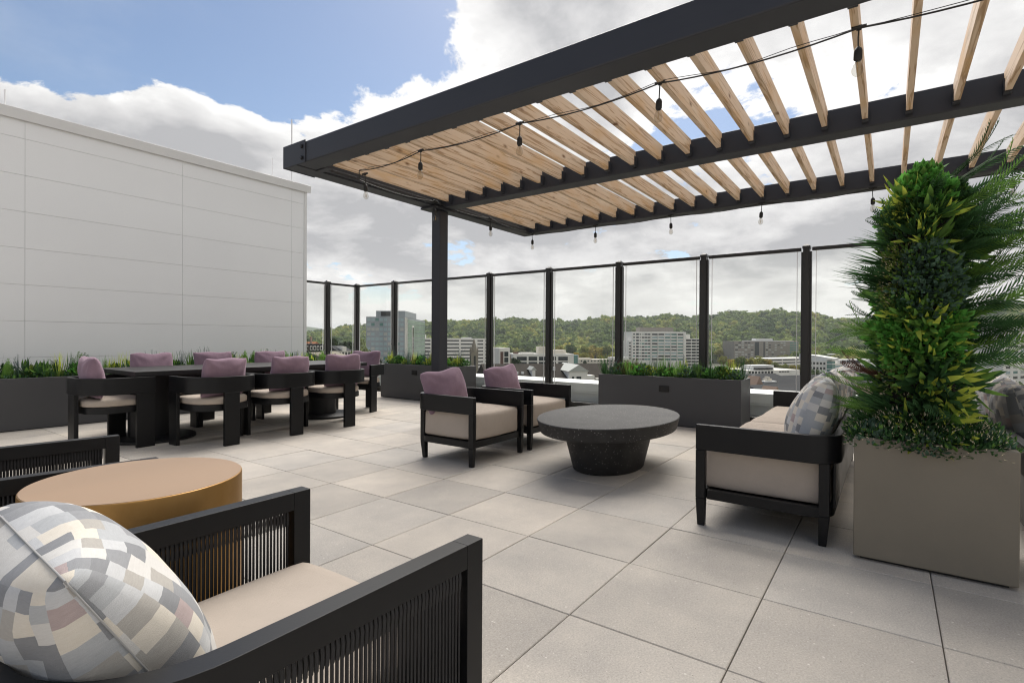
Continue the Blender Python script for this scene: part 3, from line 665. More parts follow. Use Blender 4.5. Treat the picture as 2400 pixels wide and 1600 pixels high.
def build_lounge():
    a = armchair(); b = copy_tree(a)
    a.location = (3.888, 3.275, 0); a.rotation_euler = (0, 0, PI+.01); a['label'] = 'black armchair nearer the dining table, beige seat and mauve pillow, facing the sofa'
    b.location = (4.80, 3.262, 0); b.rotation_euler = (0, 0, PI-.02); b['label'] = 'black armchair next to the glass screen, partly behind its twin and the fire table'
    pillow('mauve_pillow', 'L1', MT['mauve'], 'plain mauve pillow in the armchair nearer the dining table', 'mauve pillows on the armchairs', (3.755, 3.47, .622), (-.28, -.09, -.10), .52, .41, .17, 31, .002)
    pillow('mauve_pillow', 'L2', MT['mauve'], 'plain mauve pillow in the armchair next to the glass screen', 'mauve pillows on the armchairs', (4.67, 3.46, .622), (-.28, -.09, -.08), .52, .41, .17, 32, .002)
    # sofas back to back either side of the taupe planter
    s = thing('sofa', 'long black framed sofa with beige seat facing the fire table', 'sofa', (4.585, .578, 0), 0, 'black band sofas')
    lounge_frame(s, 2.67, .745)
    for x in (-.62, .62):
        me = rbox(.607, .335, .130, .028, 12, (.003, .006, .022), .006, 5+int(x*10)); me.materials.append(MT['beige']); inst('seat_cushion', me, s, (x, .012, .335))
    s2 = copy_tree(s); s2.location = (4.60, -.915, 0); s2.rotation_euler = (0, 0, PI); s2['label'] = 'black framed sofa behind the taupe planter at the right edge, its back to the terrace'
    P = [('A', (3.66, .375, .66), (.30, .0, .12), 'patchwork pillow nearest the taupe planter on the sofa facing the fire table'), ('B', (4.22, .36, .67), (.28, .05, -.06), 'second patchwork pillow on the sofa, tucked behind the first'),
         ('C', (5.05, .36, .66), (.26, 0, .05), 'patchwork pillow midway along the sofa facing the fire table'), ('D', (5.55, .36, .66), (.26, 0, .0), 'patchwork pillow at the far arm of the sofa facing the fire table')]
    for k, l, r, lab in P: pillow('patchwork_pillow', 'P'+k, MT['patch'], lab, 'patchwork pillows on the sofas', l, r, .58, .50, .25, 41+ord(k), .012)
    for k, l, r, lab in (('E', (4.42, -.66, .63), (.28, 0, PI-.05), 'shade darkened patchwork pillow at the near end of the right hand sofa'), ('F', (5.02, -.665, .66), (.26, .04, PI+.05), 'patchwork pillow further along the right hand sofa, behind the fronds')):
        pillow('patchwork_pillow', 'P'+k, MT['patchshade'] if k == 'E' else MT['patch'], lab, 'patchwork pillows on the sofas', l, r, .60, .50, .26, 51+ord(k), .02)
    # oval fire table
    f = thing('fire_table', 'black concrete oval fire table on a tapered oval pedestal', 'table', (4.33, 2.02, 0), .045)
    MB().lathe([(.52, .330), (.782, .332), (.796, .337), (.803, .346), (.833, .432), (.836, .440), (.831, .4455), (.40, .446)], 72, 0, 0, 1, .686).build('tabletop', MT['fire'], f, 40)
    MB().lathe([(.405, 0), (.416, .008), (.525, .3295)], 64, -.02, 0, 1, .69).build('pedestal', MT['fire'], f, 40)
build_lounge()

def rope_chair():
    """black frame lounge chair with corded arms and back; faces +y"""
    t = thing('rope_armchair', 'x', 'armchair', (0, 0, 0), 0, 'black corded lounge chairs round the brass table')
    hw = .365; yf = .425; yb = -.425
    top = rounded_path([(-hw, yf), (-hw, yb), (hw, yb), (hw, yf)], .24, 12)
    MB().band(rounded_path([(-hw, yf-.0585), (-hw, yb), (hw, yb), (hw, yf-.0585)], .24, 12), .05, .563, .620).build('top_rail', MT['black'], t, 40, .001, 1)
    MB().band(rounded_path([(-hw, yf-.06), (-hw, yb), (hw, yb), (hw, yf-.06)], .24, 12), .042, .155, .205).build('seat_rail', MT['black'], t, 40, .004, 2)
    MB().box(-hw+.022, hw-.022, yf-.055, yf-.01, .155, .205).build('front_rail', MT['black'], t, None, .004, 2)
    for s in (-1, 1):
        MB().box(s*hw-.025, s*hw+.025, yf-.0582, yf, 0, .620).build('front_post', MT['black'], t, None, .001, 1)
        MB().box(s*(hw-.06)-.022, s*(hw-.06)+.022, yb+.05, yb+.095, 0, .154).build('leg', MT['black'], t, None, .005, 2)
    # cords: walk along the rail, one loop every 11 mm over a hidden inner rail
    m = MB(); P = [Vector((x, y, 0)) for x, y in rounded_path([(-hw, yf-.065), (-hw, yb), (hw, yb), (hw, yf-.065)], .24, 24)]
    d = 0; step = .0112; nxt = step/2; rnd = random.Random(5)
    for a, b in zip(P[:-1], P[1:]):
        L = (b-a).length; tdir = (b-a).normalized(); nn = Vector((-tdir.y, tdir.x, 0))
        while nxt < d+L:
            q = a+tdir*(nxt-d); nxt += step
            j = rnd.uniform(-.0004, .0004); o = nn*.006; i = tdir*(.0030+rnd.uniform(-.0005, .0005))
            m.tube([q+o+Vector((0, 0, .17)), q+o+tdir*j+Vector((0, 0, .36)), q+o*1.1+Vector((0, 0, .520))], .0031, 5)
            m.tube([q-o+i+Vector((0, 0, .17)), q-o+i-tdir*j+Vector((0, 0, .36)), q-o*1.1+i+Vector((0, 0, .520))], .0031, 5)
            m.tube([q+o*1.1+Vector((0, 0, .512)), q+o*1.5+Vector((0, 0, .540)), q+o*.8+Vector((0, 0, .5615))], .0046, 5)
            m.tube([q-o*1.1+i+Vector((0, 0, .512)), q-o*1.5+i+Vector((0, 0, .540)), q-o*.8+i+Vector((0, 0, .5615))], .0046, 5)
        d += L
    for off in (.012,): m.band([(p.x, p.y) for p in P], .006, .5615, .5629)
    o = m.build('cord_panel', MT['cord'], t, 60); o['kind'] = 'stuff'
    me = rbox(.326, .385, .095, .04, 14, (.002, .006, .022), .007, 8); me.materials.append(MT['beige']); inst('seat_cushion', me, t, (0, .022, .312))
    return t
def build_rope():
    a = rope_chair(); b = copy_tree(a)
    a.location = (.605, 1.213, 0); a.rotation_euler = (0, 0, -PI/2); a['label'] = 'black corded lounge chair in front, patchwork pillow against its back'
    b.location = (.545, 2.87, 0); b.rotation_euler = (0, 0, -PI/2-.13); b['label'] = 'black corded lounge chair behind the brass drum table at the left edge'
    pillow('patchwork_pillow', 'P0', MT['patch'], 'big grey and cream patchwork pillow in the front corded chair', None, (.352, 1.225, .588), (.52, .0, -PI/2-.03), .585, .43, .265, 77, .0)
    t = thing('brass_table', 'round brushed brass drum side table between the two corded chairs', 'table', (.752, 2.155, 0))
    MB().lathe([(.318, .004), (.322, .008), (.322, .6135), (.3205, .618), (.3185, .619)], 96).build('drum', MT['brass'], t, 40)
    MB().lathe([(.3183, .6192), (.3175, .6205)], 96).build('top', MT['brasstop'], t, 40)
build_rope()

# ================================================================== planters
def planter(label, x0, x1, y0, y1, h, m, z0=.0, wall=.03, outlet=None):
    t = thing('planter_box', label, 'planter', ((x0+x1)/2, (y0+y1)/2, 0)); cx, cy = t.location.x, t.location.y
    a, b, c, d = x0-cx, x1-cx, y0-cy, y1-cy; w = wall
    q = MB(); O = [(a, c), (b, c), (b, d), (a, d)]; I = [(a+w, c+w), (b-w, c+w), (b-w, d-w), (a+w, d-w)]
    v = [(*p, z0) for p in O] + [(*p, h) for p in O] + [(*p, h) for p in I] + [(*p, h-.18) for p in I]
    f = [(3, 2, 1, 0)] + [(i, (i+1) % 4, 4+(i+1) % 4, 4+i) for i in range(4)] + [(4+i, 4+(i+1) % 4, 8+(i+1) % 4, 8+i) for i in range(4)] + [(8+i, 8+(i+1) % 4, 12+(i+1) % 4, 12+i) for i in range(4)]
    q.add(v, f).build('box', m, t, None, .006, 2)
    MB().box(a+w+.002, b-w-.002, c+w+.002, d-w-.002, h-.17, h-.06).build('soil', MT['soil'], t)
    if z0 > .004: MB().box(a+.03, b-.03, c+.03, d-.03, 0, z0-.001).build('plinth', MT['rubber'], t)
    if outlet:
        y, z = outlet[0]-cy, outlet[1]
        o = MB().box(a-.010, a-.0005, y-.068, y+.068, z-.042, z+.042).build('outlet_cover', MT['outlet'], t, None, .004, 2)
        MB().box(a-.014, a-.0102, y-.035, y+.035, z-.016, z+.016).build('outlet_flap', MT['rubber'], o, None, .002, 1)
    return t
planter('very long charcoal planter box full of greenery along the white wall', -1.6, 6.25, 8.345, 8.93, .62, MT['planter'], .008)
planter('charcoal planter box behind the steel post with an outlet cover', 6.699, 7.22, 5.94, 7.86, .640, MT['planter'], .008, .03, (6.95, .50))
planter('charcoal planter box behind the fire table with an outlet cover', 6.773, 7.295, 1.446, 3.341, .632, MT['planter'], .008, .03, (2.392, .475))
planter('taupe cube planter holding the tall leafy tower beside the sofa', 3.23, 3.86, -.482, .143, .625, MT['taupe'], .016, .035)

# ================================================================== plants
class Leafs(MB):
    def strip(s, p, d, n, L, w, bend, seg=3, mi=0, tipmi=None, shape='blade', fold=0.0, cut=.5):
        """leaf: starts at p, direction d, face normal n, length L, width w, curls towards -n by bend radians"""
        d = Vector(d).normalized(); n = Vector(n); n = (n-d*n.dot(d)).normalized() if n.cross(d).length > 1e-4 else d.orthogonal().normalized()
        side = d.cross(n); b0 = len(s.v); p = Vector(p); st = L/seg
        for i in range(seg+1):
            t = i/seg
            if shape == 'blade': ww = w*(1-t)**.6*(.75+.5*t*(1-t)*2)
            elif shape == 'leaf': ww = w*(math.sin(PI*min(1, t*.92+.08))**.75)*(1 if t < 1 else 0)
            else: ww = w*(1-t*.3) if t < 1 else 0
            if i == seg: ww = w*.03
            s.v += [tuple(p+side*ww/2), tuple(p-side*ww/2)]
            if i < seg:
                m = Matrix.Rotation(bend/seg, 3, side); d = m @ d; n = m @ n; p = p+d*st
                s.f.append((b0+2*i, b0+2*i+1, b0+2*i+3, b0+2*i+2)); s.m.append(mi if tipmi is None or t < cut else tipmi)
def rdir(rnd, tilt0, tilt1):
    a = rnd.uniform(0, 2*PI); t = R(rnd.uniform(tilt0, tilt1)); return Vector((math.sin(t)*math.cos(a), math.sin(t)*math.sin(a), math.cos(t)))
def outn(d): return (Vector((0, 0, 1))-d*d.z+Vector((1e-3, 0, 0))).normalized()
def g_grass(rnd, n=34, L=.28, w=.009, t1=42, bend=.8, mi=0, tip=None):
    m = Leafs()
    for _ in range(n):
        d = rdir(rnd, 2, t1); l = L*rnd.uniform(.6, 1.1)
        m.strip((d.x*.02, d.y*.02, 0), d, outn(d), l, w*rnd.uniform(.7, 1.3), rnd.uniform(.2, 1)*bend, 4, mi, tip)
    return m
def frond(m, rnd, p, d, n, L, bend, pairs, lw, ll, mi=0, ang=55, stem=.0022):
    d = Vector(d).normalized(); n = Vector(n); n = (n-d*n.dot(d)).normalized(); side = d.cross(n); p = Vector(p); st = L/pairs; path = [p.copy()]
    for i in range(pairs):
        t = i/pairs; mt = Matrix.Rotation(bend/pairs, 3, side); d = mt @ d; n = mt @ n; p = p+d*st; path.append(p.copy())
        q = ll*math.sin(PI*(t*.80+.16))**.8
        for sg in (1, -1):
            dd = (d*math.cos(R(ang))+side*sg*math.sin(R(ang))).normalized()
            m.strip(p, dd, n, q*rnd.uniform(.85, 1.12), lw, .35, 2, mi, None, 'leaf')
    m.tube(path, stem, 3, mi, False)
def g_fern(rnd, n=9, L=.26, mi=0, t0=12, t1=60, bend=.9, pairs=13, lw=.010, ll=.045):
    m = Leafs()
    for _ in range(n): d = rdir(rnd, t0, t1); frond(m, rnd, d*.01, d, outn(d), L*rnd.uniform(.7, 1.1), bend*rnd.uniform(.6, 1.2), pairs, lw, ll, mi)
    return m
def g_lav(rnd, n=26, L=.30):
    m = g_grass(rnd, 16, .2, .006, 40, .6, 0)
    for _ in range(n):
        d = rdir(rnd, 0, 24); l = L*rnd.uniform(.65, 1.1); a = d*.02; b = d*l
        m.tube([a, b], .0014, 3, 0, False)
        for k in range(7):
            c = d*(l*(.62+.06*k)); dd = rdir(rnd, 20, 70); m.strip(c, dd, outn(dd), .019*(1-.07*k), .008, .2, 1, 1, None, 'leaf')
    return m
def g_rosette(rnd, n=19, L=.16, w=.023, mi=0, tip=1, t0=15, t1=75):
    m = Leafs()
    for i in range(n):
        d = rdir(rnd, t0, t1); m.strip(d*.01+Vector((0, 0, rnd.uniform(0, .05))), d, outn(d), L*rnd.uniform(.65, 1.1), w*rnd.uniform(.75, 1.15), rnd.uniform(.1, .9), 4, mi, tip if rnd.random() < .6 else None, 'leaf', 0, rnd.choice((.3, .5, .6)))
    return m
def g_bush(rnd, n=150, rad=.11, L=.032, w=.018, mi=0, tip=None, squash=.9):
    m = Leafs()
    for _ in range(n):
        d = rdir(rnd, 0, 95); r = rad*rnd.uniform(.55, 1.05); p = Vector((d.x*r, d.y*r, max(.0, d.z*r*squash)+.03))
        for k in range(rnd.choice((2, 3, 4))):
            e = (d+rdir(rnd, 0, 90)*.9).normalized(); m.strip(p, e, (outn(e)+d*.6), L*rnd.uniform(.7, 1.25), w*rnd.uniform(.8, 1.2), rnd.uniform(-.1, .6), 2, mi if tip is None or rnd.random() < .75 else tip, None, 'leaf')
    for _ in range(14): d = rdir(rnd, 0, 80); m.tube([(0, 0, 0), d*rad*.9], .0016, 3, mi, False)
    return m
def g_flower(rnd, n=46, rad=.12, mi=0, fl=1, petal=.011):
    m = g_bush(rnd, 60, rad*.85, .022, .010, mi)
    for _ in range(n):
        d = rdir(rnd, 0, 90); p = d*rad*rnd.uniform(.72, .98)+Vector((0, 0, .03))
        for k in range(5): e = (d+rdir(rnd, 0, 90)*.9).normalized(); m.strip(p, e, d, petal*rnd.uniform(.8, 1.2), petal*.55, .3, 1, fl, None, 'leaf')
    return m
def g_long(rnd, L=.42, mi=0, pairs=20, lw=.0085, ll=.060, bend=.8, n=3):
    m = Leafs()
    for _ in range(n):
        d = rdir(rnd, 0, 22); frond(m, rnd, (0, 0, 0), d, outn(d), L*rnd.uniform(.75, 1.1), bend*rnd.uniform(.5, 1.2), pairs, lw, ll, mi, 38)
    return m
def variants(fn, mats, k=3, **kw):
    out = []
    for i in range(k):
        m = fn(random.Random(100+i*17), **kw); out.append(m.mesh('leaves', [LEAF[x] for x in mats]))
    return out
SP = dict(
    grass=variants(g_grass, ['mid', 'lime'], 3, tip=None), limegrass=variants(g_grass, ['olive', 'lime'], 3, tip=1, n=30), darkgrass=variants(g_grass, ['dark', 'blue'], 3, n=40, L=.30, t1=50),
    fern=variants(g_fern, ['mid'], 3), darkfern=variants(g_fern, ['dark'], 3, L=.24), lavender=variants(g_lav, ['blue', 'purple'], 3), burgundy=variants(g_grass, ['burg'], 2, n=36, L=.26, w=.012, t1=55),
    rosette=variants(g_rosette, ['dark', 'lime'], 4), greenrosette=variants(g_rosette, ['dark', 'mid'], 3, L=.18, w=.034), limerosette=variants(g_rosette, ['mid', 'lime'], 3, n=16, L=.13, w=.021),
    bright=variants(g_bush, ['bright', 'mid'], 3, n=75, rad=.105, L=.042, w=.026, tip=1), boxwood=variants(g_bush, ['blue', 'mid'], 3, n=130, tip=1), shrub=variants(g_bush, ['dark', 'mid'], 3, n=120, rad=.12, tip=1, L=.036), yellow=variants(g_bush, ['olive', 'lime'], 3, n=110, rad=.10, L=.024, w=.013, tip=1),
    cream=variants(g_flower, ['olive', 'cream'], 3), white=variants(g_flower, ['dark', 'white'], 3, n=24, rad=.13, petal=.015), cedar=variants(g_long, ['mid'], 4), darkcedar=variants(g_long, ['dark'], 3, L=.36), redcedar=variants(g_long, ['burg'], 2, L=.36), spray=variants(g_grass, ['dark'], 3, n=46, L=.36, w=.011, t1=34, bend=.5))
ORD = ['first', 'second', 'third', 'fourth', 'fifth', 'sixth', 'seventh', 'eighth', 'ninth', 'tenth', 'eleventh', 'twelfth', 'thirteenth', 'fourteenth', 'fifteenth', 'sixteenth', 'seventeenth', 'eighteenth', 'nineteenth', 'twentieth']
KIND = dict(grass=('green_grass_tuft', 'green grass tuft', 'grass tuft'), limegrass=('lime_grass_tuft', 'lime tipped grass tuft', 'grass tuft'), darkgrass=('dark_grass_tuft', 'dark spiky grass tuft', 'grass tuft'),
            fern=('fern', 'fresh green fern', 'fern'), darkfern=('dark_fern', 'dark green fern', 'fern'), lavender=('lavender', 'purple lavender clump', 'lavender'), burgundy=('burgundy_grass', 'burgundy grass tuft', 'grass tuft'),
            rosette=('leaf_rosette', 'broad leaved lime edged plant', 'plant'), greenrosette=('broad_leaf_plant', 'broad dark leaved plant', 'plant'), bright=('parsley_clump', 'bright green leafy clump', 'plant'), boxwood=('boxwood', 'blue green small leaved shrub', 'shrub'),
            yellow=('yellow_shrub', 'yellow green small leaved shrub', 'shrub'), shrub=('leafy_shrub', 'dark small leaved shrub', 'shrub'))
def plant_bed(x0, x1, y0, y1, z, n, mixlist, where, group, along, seed, hs=1.0):
    rnd = random.Random(seed); items = []
    for i in range(n):
        k = mixlist[i % len(mixlist)] if rnd.random() < .7 else rnd.choice(mixlist)
        t = (i+rnd.uniform(.2, .8))/n
        q = rnd.uniform(.12, .88) if i % 2 else rnd.uniform(.1, .4)
        if along == 'x': x, y = x0+(x1-x0)*t, y0+(y1-y0)*q
        else: x, y = x0+(x1-x0)*q, y1+(y0-y1)*t
        low = k in ('bright', 'boxwood', 'yellow', 'shrub', 'rosette', 'greenrosette')
        items.append((t, k, x, y, z-.015+(0.02 if low else 0), hs*rnd.uniform(.8, 1.12)))
    cnt = {}
    for t, k, x, y, zz, sc in sorted(items):
        c = cnt.get(k, 0); cnt[k] = c+1
        o = inst(KIND[k][0], rnd.choice(SP[k]), None, (x, y, zz), (rnd.uniform(-.12, .12), rnd.uniform(-.12, .12), rnd.uniform(0, 6.28)), sc)
        tag(o, f'{ORD[c]} {KIND[k][1]} from the left {where}', KIND[k][2], group)
    # low filler leaves
    m = Leafs(); area = (x1-x0)*(y1-y0)
    for _ in range(int(area*1500)):
        x = rnd.uniform(x0+.02, x1-.02); y = rnd.uniform(y0+.02, y1-.02); d = rdir(rnd, 0, 80)
        p = Vector((x, y, z-.05+rnd.uniform(0, .09)))
        for k in range(3): e = (d+rdir(rnd, 0, 80)).normalized(); m.strip(p, e, outn(e), rnd.uniform(.03, .07), rnd.uniform(.012, .022), .3, 2, 0 if rnd.random() < .6 else (1 if rnd.random() < .7 else 2), None, 'leaf')
    o = m.build('ground_cover', [LEAF['dark'], LEAF['mid'], LEAF['blue']]); tag(o, kind='stuff')
plant_bed(1.2, 6.2, 8.37, 8.90, .60, 84, ['grass', 'shrub', 'limegrass', 'darkfern', 'darkgrass', 'bright', 'fern', 'rosette', 'lavender', 'greenrosette', 'yellow', 'limegrass'], 'in the planter along the white wall', 'plants in the planter along the white wall', 'x', 21, 1.12)
plant_bed(6.73, 7.19, 5.97, 7.83, .615, 34, ['yellow', 'lavender', 'limegrass', 'darkgrass', 'boxwood', 'shrub', 'bright', 'burgundy', 'lavender', 'limegrass'], 'in the planter behind the steel post', 'plants in the planter behind the steel post', 'y', 5, 1.05)
plant_bed(6.80, 7.27, 1.475, 3.31, .605, 40, ['darkgrass', 'yellow', 'lavender', 'grass', 'boxwood', 'bright', 'darkgrass', 'burgundy', 'shrub', 'fern', 'lavender', 'limegrass', 'boxwood'], 'in the planter behind the fire table', 'plants in the planter behind the fire table', 'y', 9, 1.08)

def build_tower():
    cx, cy, zb, zt = 3.515, -.135, .60, 1.93
    t = thing('foliage_tower', 'tall column of mixed artificial leaves and fronds in the taupe planter', 'plant tower', (cx, cy, zb))
    H = zt-zb; rnd = random.Random(77)
    MB().lathe([(.14, -.03), (.155, .3), (.155, H-.30), (.10, H-.12)], 12).build('core', MT['soil'], t)
    def rad(z): return (.205*(1-.22*z/H)) if z < H-.25 else .205*.80*math.sqrt(max(.05, 1-((z-(H-.25))/.27)**2))
    # dense small leaves all over the column
    m = Leafs()
    for _ in range(5200):
        a = rnd.uniform(0, 2*PI); z = rnd.uniform(-.02, H); r = rad(z)*rnd.uniform(.75, 1.02); o = Vector((math.cos(a), math.sin(a), .25)).normalized()
        if z > H-.15: o = (o+Vector((0, 0, .8))).normalized()
        p = Vector((math.cos(a)*r, math.sin(a)*r, z)); e = (o+rdir(rnd, 0, 180)*.8).normalized()
        m.strip(p, e, o+Vector((0, 0, .5)), rnd.uniform(.03, .065), rnd.uniform(.012, .024), .4, 2, rnd.choice((0, 0, 1, 1, 2)), None, 'leaf')
    o = m.build('foliage', [LEAF['dark'], LEAF['mid'], LEAF['blue']], t); o['kind'] = 'stuff'
    names = dict(cedar='frond', darkcedar='frond', redcedar='frond', fern='fern_frond', darkfern='fern_frond', rosette='leaf_rosette', greenrosette='leaf_rosette', limerosette='leaf_rosette', bright='leaf_sprig', boxwood='leaf_sprig', shrub='leaf_sprig', yellow='leaf_sprig', cream='flower_sprig', white='flower_sprig', spray='grass_spray', grass='grass_spray')
    def put(k, a, z, sc=1.0, tilt=25, r=None, out=1.0):
        aa = a; r = (rad(z) if r is None else r)*.80*out
        up = R(tilt); n = Vector((math.cos(aa)*math.cos(up), math.sin(aa)*math.cos(up), math.sin(up)))
        q = n.to_track_quat('Z', 'Y').to_euler(); o = inst(names[k], rnd.choice(SP[k]), t, (math.cos(aa)*r, math.sin(aa)*r, z), (0, 0, 0), sc*rnd.uniform(.85, 1.12))
        o.rotation_euler = (n.to_track_quat('Z', 'Y') @ Matrix.Rotation(rnd.uniform(0, 6.28), 3, 'Z').to_quaternion()).to_euler()
    put_ = put
    cam_a = math.atan2(-cy, -cx)                  # side that faces the terrace
    def ang(s): return cam_a + s                  # s > 0: to the right as seen from the terrace
    # patches down the visible face, the way they sit on the real tower
    face = [('bright', .1, 1.38, 55), ('bright', -.2, 1.33, 60), ('bright', .35, 1.30, 55), ('limerosette', -.45, 1.28, 40), ('greenrosette', .1, 1.20, 40), ('limerosette', .45, 1.20, 30), ('rosette', -.1, 1.10, 30), ('limerosette', .3, 1.06, 25),
            ('boxwood', .0, .92, 15), ('boxwood', .35, .90, 15), ('boxwood', -.15, .82, 15), ('boxwood', .2, .76, 12), ('boxwood', .5, .80, 15), ('cream', -.45, 1.0, 20), ('cream', -.55, .90, 20), ('cream', -.62, .80, 15), ('cream', -.5, .72, 15), ('boxwood', .15, .98, 20),
            ('limerosette', -.15, .66, 20), ('limerosette', .2, .62, 15), ('limerosette', .5, .58, 15), ('bright', -.6, .62, 20), ('limerosette', -.5, .50, 20), ('limerosette', .1, .46, 20), ('bright', -.35, .56, 20), ('bright', -.1, .52, 15), ('bright', .65, .60, 20), ('bright', -.4, .44, 20), ('bright', .45, .50, 15), ('greenrosette', .25, .42, 15), ('greenrosette', .0, .34, 15), ('rosette', .4, .34, 10), ('cream', -.42, .36, 15), ('yellow', -.5, 1.22, 30), ('rosette', .1, .26, 10),
            ('darkfern', -.1, .16, 20), ('darkfern', .15, .14, 20), ('rosette', .55, .24, 10), ('limerosette', .6, .12, 15), ('limerosette', .35, .04, 20), ('limerosette', -.35, .10, 20), ('rosette', .6, .02, 15), ('limerosette', .75, .20, 15), ('limerosette', -.1, -.0, 30), ('shrub', -.1, 1.2, 40), ('shrub', .5, .45, 20), ('darkfern', .3, 1.25, 40), ('darkfern', -.5, 1.15, 40), ('shrub', -.3, .7, 20)]
    for k, s, z, tl in face: put(k, ang(s), z*.94, {'rosette': 1.1, 'limerosette': 1.15, 'greenrosette': 1.05}.get(k, .95), tl)
    for s, z, k in [(-.95, 1.08, 'spray'), (-1.15, .98, 'spray'), (-1.3, .90, 'spray'), (-1.0, .84, 'spray'), (-1.1, .66, 'darkcedar'), (-1.35, .60, 'cedar'), (-.95, .56, 'cedar'), (-1.2, .44, 'cedar'), (-1.3, .36, 'redcedar'), (-1.05, .32, 'redcedar'), (-1.25, .26, 'cedar'), (-1.0, .20, 'spray'), (-1.2, .12, 'cedar'), (-1.4, .04, 'cedar'), (-1.0, .06, 'spray'), (-.7, .16, 'spray'), (-1.5, .16, 'cedar'), (-1.0, 1.2, 'darkfern'), (-.9, .92, 'darkfern'), (-1.5, .75, 'darkcedar')]:
        put(k, ang(s), z*.94, .66, rnd.uniform(5, 30))
    for i in range(30):
        z = .40+.92*((i*.618) % 1); k = 'cedar' if rnd.random() < .6 else 'darkcedar'
        put(k, ang(rnd.uniform(.95, 1.75)), z, rnd.uniform(.75, .98), rnd.uniform(0, 36))
    for i in range(12): put('darkcedar', ang(rnd.uniform(.7, 1.3)), .92+.22*rnd.random(), .7, rnd.uniform(5, 25))
    for i in range(34): put(rnd.choice(('cedar', 'darkfern', 'fern', 'shrub', 'boxwood', 'greenrosette', 'bright')), ang(rnd.uniform(1.9, 4.4)), rnd.uniform(.05, 1.25), .95, 15)
    for i in range(8): put(rnd.choice(('bright', 'shrub', 'limerosette')), rnd.uniform(0, 6.28), 1.20+.04*rnd.random(), .85, 65, .12)
    # skirt over the rim of the planter
    for i in range(46):
        a = 2*PI*i/46+rnd.uniform(-.05, .05); c, s = math.cos(a), math.sin(a); q = .265/max(abs(c), abs(s))
        k = 'white' if i % 3 else ('shrub' if i % 2 else 'boxwood')
        o = inst(names[k], rnd.choice(SP[k]), t, (c*q*rnd.uniform(.8, 1.0), s*q*rnd.uniform(.8, 1.0), -.03), (rnd.uniform(-.3, .3), rnd.uniform(-.3, .3), rnd.uniform(0, 6.28)), rnd.uniform(.8, 1.05))
    for i in range(16): put('white', ang(rnd.uniform(-1.2, 1.2)), rnd.uniform(.0, .05), .9, 50, .27)
build_tower()
for o in bpy.data.objects:
    if o.name.startswith('flower_sprig'): o['kind'] = 'stuff'

# ================================================================== the valley, hills and town beyond
ZG = -31.0
def at(px, D, py=None, z=None):
    """point at distance D (metres along the view axis) in the direction of a photograph point"""
    d = sdir(px, 793 if py is None else py); p = Vector((0, 0, EYE)) + d*(D/d.dot(F2))
    if z is not None: p.z = z
    return p
def azr(px): d = sdir(px, 790); return math.degrees(math.atan2(d.y, d.x))
SKYL = [(-900, 745), (-300, 760), (300, 772), (716, 782), (760, 779), (800, 771), (858, 765), (950, 760), (1050, 759), (1100, 755), (1150, 754), (1200, 752), (1230, 752), (1270, 757), (1310, 756), (1340, 759), (1380, 753), (1420, 749), (1440, 749), (1470, 748), (1500, 750), (1560, 741), (1600, 746), (1640, 747),
        (1680, 740), (1720, 735), (1760, 737), (1800, 733), (1840, 734), (1890, 738), (1930, 744), (1960, 752), (1990, 752), (2040, 752), (2120, 745), (2200, 732), (2270, 727), (2320, 722), (2400, 718), (2700, 722), (3300, 740), (5000, 770)]
R0, R1 = 820.0, 1500.0
_az = []; _hc = []
for px, py in SKYL:
    d = sdir(px, py); _az.append(math.degrees(math.atan2(d.y, d.x))); _hc.append(EYE + d.z/math.hypot(d.x, d.y)*R1 - 9.0)
_o = np.argsort(_az); _az = np.array(_az)[_o]; _hc = np.array(_hc)[_o]
def hill_z(r, az):
    hc = np.interp(az, _az, _hc) + 3*np.sin(az*1.9)*np.sin(r/90.)
    s = np.clip((r-R0)/(R1-R0), 0, 1); s = s*s*(3-2*s)*.55+s*.45
    z = ZG+(hc-ZG)*s
    return np.where(r > R1, hc-(r-R1)*.035, z)
